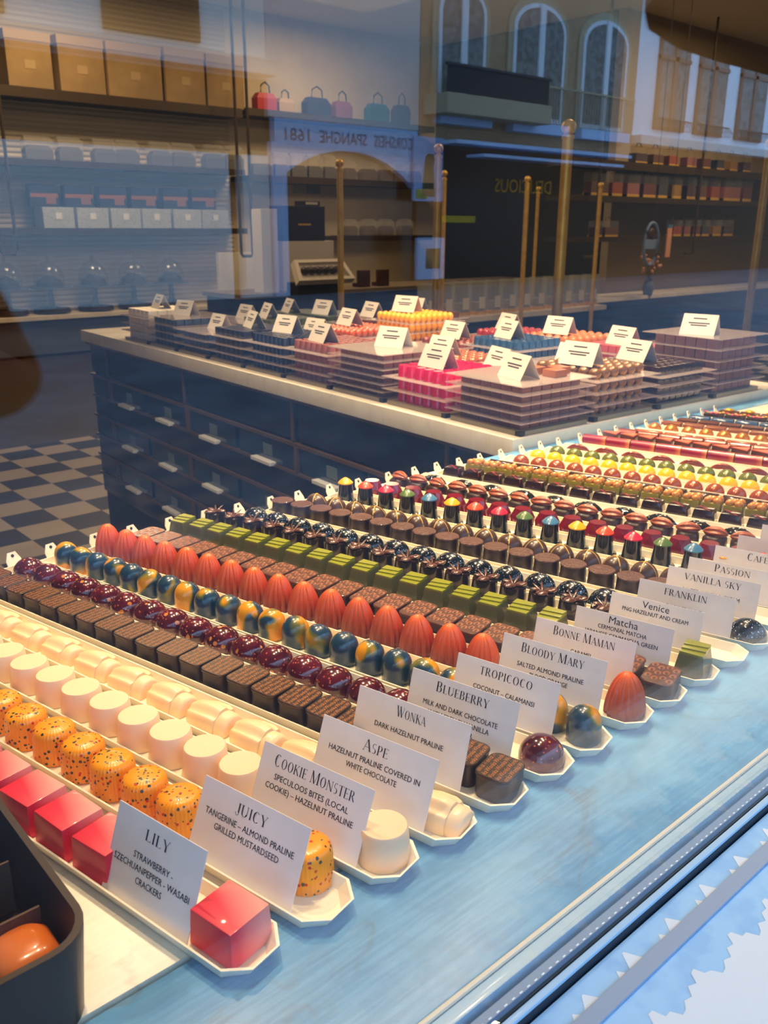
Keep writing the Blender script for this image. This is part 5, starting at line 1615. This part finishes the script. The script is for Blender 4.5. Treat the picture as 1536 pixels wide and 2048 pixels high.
rbn = thing('wall_bench', 'pale topped bench below the right hand shelves', 'bench', (10.4, 5.95, 0))
zt2 = at(1320, 588, 5.75).z
MB().box(-2.9, 2.9, -.2, .25, zt2 - .04, zt2).build('top', MARB, rbn, smooth=0)
MB().box(-2.9, 2.9, -.16, .25, 0, zt2 - .04).build('body', NAVYG, rbn, smooth=0)
# oval hanging sign, tag and dried flowers
oc = at(1302, 488, 5.6)
o = thing('oval_sign', 'pale blue oval ring sign hanging before the right shelves', 'sign', (oc.x, 5.6, oc.z))
rr_ = hz(1302, 445, 530, 5.6) / 2
MB().tube([(rr_ * .62 * math.cos(2 * PI * k / 28), 0, rr_ * math.sin(2 * PI * k / 28)) for k in range(29)], .016, 8).build('ring', pm('pale_blue_enamel', (120, 146, 190), .4), o)
MB().box(-rr_ * .6, rr_ * .6, -.01, .01, -.05, .05).build('name_bar', pm('pale_blue_enamel', (120, 146, 190), .4), o, smooth=0)
MB().sphere((0, 0, rr_ * .45), rr_ * .3, 14, 1, .3, 1, 8).build('dark_medallion', pm('brown_medallion', (64, 34, 24), .5), o)
MB().tube([(0, 0, rr_), (0, 0, 3.5 - oc.z)], .003, 5).build('cord', DARK, o)
oc = at(1337, 482, 5.5)
o = thing('hanging_tag', 'peach coloured hanging tag beside the oval sign', 'tag', (oc.x, 5.5, oc.z))
hh = hz(1337, 450, 515, 5.5) / 2
MB().box(-.045, .045, -.006, .006, -hh, hh * .8).build('panel', pm('peach_card', (222, 160, 130), .6), o, smooth=0)
MB().box(-.045, .045, -.007, .007, hh * .8, hh).build('blue_header', pm('blue_card', (70, 120, 160), .6), o, smooth=0)
MB().tube([(0, 0, hh), (0, 0, 3.5 - oc.z)], .003, 5).build('cord', DARK, o)
fb = at(1300, 585, 5.75)
o = thing('dried_flowers', 'bunch of peach dried flowers below the oval sign', 'flowers', (fb.x, 5.78, zt2))
MB().lathe([(.05, 0), (.07, .08), (.04, .16), (.05, .18)], 16).build('vase', pm('grey_glaze', (110, 118, 120), .3), o)
random.seed(9)
stems = MB(); heads = MB()
for k in range(26):
    x, y, z = random.uniform(-.13, .13), random.uniform(-.08, .08), random.uniform(.24, .46)
    stems.tube([(0, 0, .15), (x * .5, y * .5, z * .7), (x, y, z)], .003, 4)
    heads.sphere((x, y, z), random.uniform(.014, .026), 7, m=5)
stems.build('stems', pm('straw_stem', (150, 136, 90), .7), o)
h_o = heads.build('blossoms', pm('peach_petals', (214, 156, 130), .7), o)
h_o['kind'] = 'stuff'

# brass posts with ball finials
POSTS = [(3.335, 4.16, 1.61, .018, 'brass post before the purple box'), (3.06, 3.09, 1.61, .016, 'brass post beside the street poster reflection'), (4.50, 4.48, 1.61, .015, 'slim brass post just right of the poster reflection'),
         (5.43, 4.53, 1.61, .018, 'brass post in the dark passage, left of a pair'), (6.9, 5.62, 1.61, .016, 'slim brass post in the dark passage, right of a pair'), (2.715, 2.09, 1.61, .0195, 'thickest brass post behind the middle of the counter'),
         (6.62, 4.72, 1.61, .018, 'brass post left of the right hand shelves'), (4.44, 2.2, 1.66, .019, 'brass post at the far right beside the counter end stack')]
random.seed(2)
for (x, y, ztop, r, lab) in POSTS:
    o = thing('brass_post', lab, 'post', (x, y, 0), 0, 'brass posts with ball finials')
    MB().lathe([(r, 0), (r, ztop - .055)], 18).build('shaft', BRASS, o)
    MB().lathe([(r * 1.15, ztop - .062), (r * 1.15, ztop - .052), (r * .7, ztop - .048), (r * .7, ztop - .042)], 18).build('collar', BRASS, o)
    MB().sphere((0, 0, ztop - r * 1.3), r * 1.35, 18, m=12).build('ball_finial', BRASS, o, smooth=60)
    MB().lathe([(r * 2.2, 0), (r * 2.2, .01), (r, .02)], 18).build('floor_flange', BRASS, o)

# ================================================================ PERSON ON THE PAVEMENT (elbow mirrored at the left edge)
def skin_mesh(name, verts, edges, radii, mat, parent=None, root=0, sub=2):
    me = bpy.data.meshes.new(name)
    me.from_pydata(verts, edges, [])
    o = bpy.data.objects.new(name, me)
    COL.objects.link(o)
    if parent:
        o.parent = parent
    m = o.modifiers.new('skin', 'SKIN')
    m.use_smooth_shade = True
    for k, r in enumerate(radii):
        sv = me.skin_vertices[0].data[k]
        sv.radius = r if isinstance(r, tuple) else (r, r)
        sv.use_root = k == root
    o.modifiers.new('subsurf', 'SUBSURF').levels = sub
    o.modifiers['subsurf'].render_levels = sub
    dg = bpy.context.evaluated_depsgraph_get()
    me2 = bpy.data.meshes.new_from_object(o.evaluated_get(dg))
    o.modifiers.clear()
    o.data = me2
    bpy.data.meshes.remove(me)
    me2.name = name
    me2.materials.clear(); me2.materials.append(mat)
    for p in me2.polygons:
        p.use_smooth = True
    return o
V, E_, RD = [], [], []
def vx(p, r, prev=None):
    V.append(p); RD.append(r)
    if prev is not None:
        E_.append((prev, len(V) - 1))
    return len(V) - 1
pel = vx((0, 0, .95), (.13, .10))
sp_ = vx((0, 0, 1.12), (.125, .10), pel)
ch = vx((0, .0, 1.30), (.15, .11), sp_)
nk = vx((0, .0, 1.47), .055, ch)
hd = vx((0, .015, 1.56), (.068, .085), nk)
h2 = vx((0, .02, 1.66), (.075, .092), hd)
h3 = vx((0, .01, 1.73), (.05, .06), h2)
JV, JE, JR = [], [], []
for sx in (1, -1):
    hip = vx((sx * .09, 0, .88), .085, pel)
    kn = vx((sx * .10, .02, .50), .055, hip)
    an = vx((sx * .10, -.01, .08), .038, kn)
    vx((sx * .11, .14, .02), .035, an)
    sh = vx((sx * .175, -.01, 1.41), .058, ch)
    el = vx((sx * .325, -.03, 1.075), .042, sh)
    wr = vx((sx * .13, .24, 1.20), .028, el)
    pm_ = vx((sx * .085, .31, 1.23), (.040, .018), wr)
    for f in range(4):
        b = vx((sx * (.06 - .004 * f), .345, 1.26 - .020 * f), .010, pm_)
        c = vx((sx * (.025 - .003 * f), .365 - .004 * f, 1.262 - .020 * f), .009, b)
        vx((sx * (.012 + .003 * f), .345, 1.260 - .020 * f), .008, c)
    t1 = vx((sx * .075, .30, 1.285), .011, wr)
    vx((sx * .045, .325, 1.305), .009, t1)
pers = skin_mesh('person', V, E_, RD, pm('skin_tone', (196, 140, 112), 0.55, sss=.1))
pers.location = (.190, -1.1, -.02)
pers.scale = (.93, .93, .93)
tag(pers, 'person in a rust brown jacket whose bent elbow is mirrored at the left edge', 'person')
MB().sphere((0, .10, 1.625), .016, 10, .7, 1, 1.2, 6).build('nose', pm('skin_tone', (196, 140, 112), .55), pers)
jv = [(0, 0, .84), (0, 0, 1.12), (0, 0, 1.32), (0, 0, 1.44)]
je = [(0, 1), (1, 2), (2, 3)]
jr = [(.165, .13), (.15, .125), (.175, .135), .085]
for sx in (1, -1):
    n0 = len(jv)
    jv += [(sx * .185, -.01, 1.41), (sx * .30, -.03, 1.16), (sx * .338, -.03, 1.065), (sx * .25, .08, 1.12), (sx * .145, .225, 1.19)]
    je += [(2, n0), (n0, n0 + 1), (n0 + 1, n0 + 2), (n0 + 2, n0 + 3), (n0 + 3, n0 + 4)]
    jr += [.088, .080, .082, .070, .050]
skin_mesh('jacket', jv, je, jr, pm('rust_brown_cloth', (176, 74, 20), 0.9), pers)
tv = [(0, 0, .95)]; te = []; trr = [(.15, .12)]
for sx in (1, -1):
    n0 = len(tv)
    tv += [(sx * .09, 0, .86), (sx * .10, .02, .50), (sx * .10, -.01, .09)]
    te += [(0, n0), (n0, n0 + 1), (n0 + 1, n0 + 2)]
    trr += [.105, .075, .062]
skin_mesh('trousers', tv, te, trr, pm('dark_denim', (34, 40, 54), 0.9), pers)
for sx in (1, -1):
    MB().box(-.045, .045, -.08, .19, 0, .07, .02).build('shoe', pm('black_leather', (24, 22, 22), .5), pers, loc=(sx * .105, -.01, 0))
MB().sphere((0, -.012, 1.695), .098, 16, 1, 1.1, .95, 10).build('hair', pm('dark_brown_hair', (44, 30, 22), .8, bump=(90, .6, .01)), pers, smooth=60)
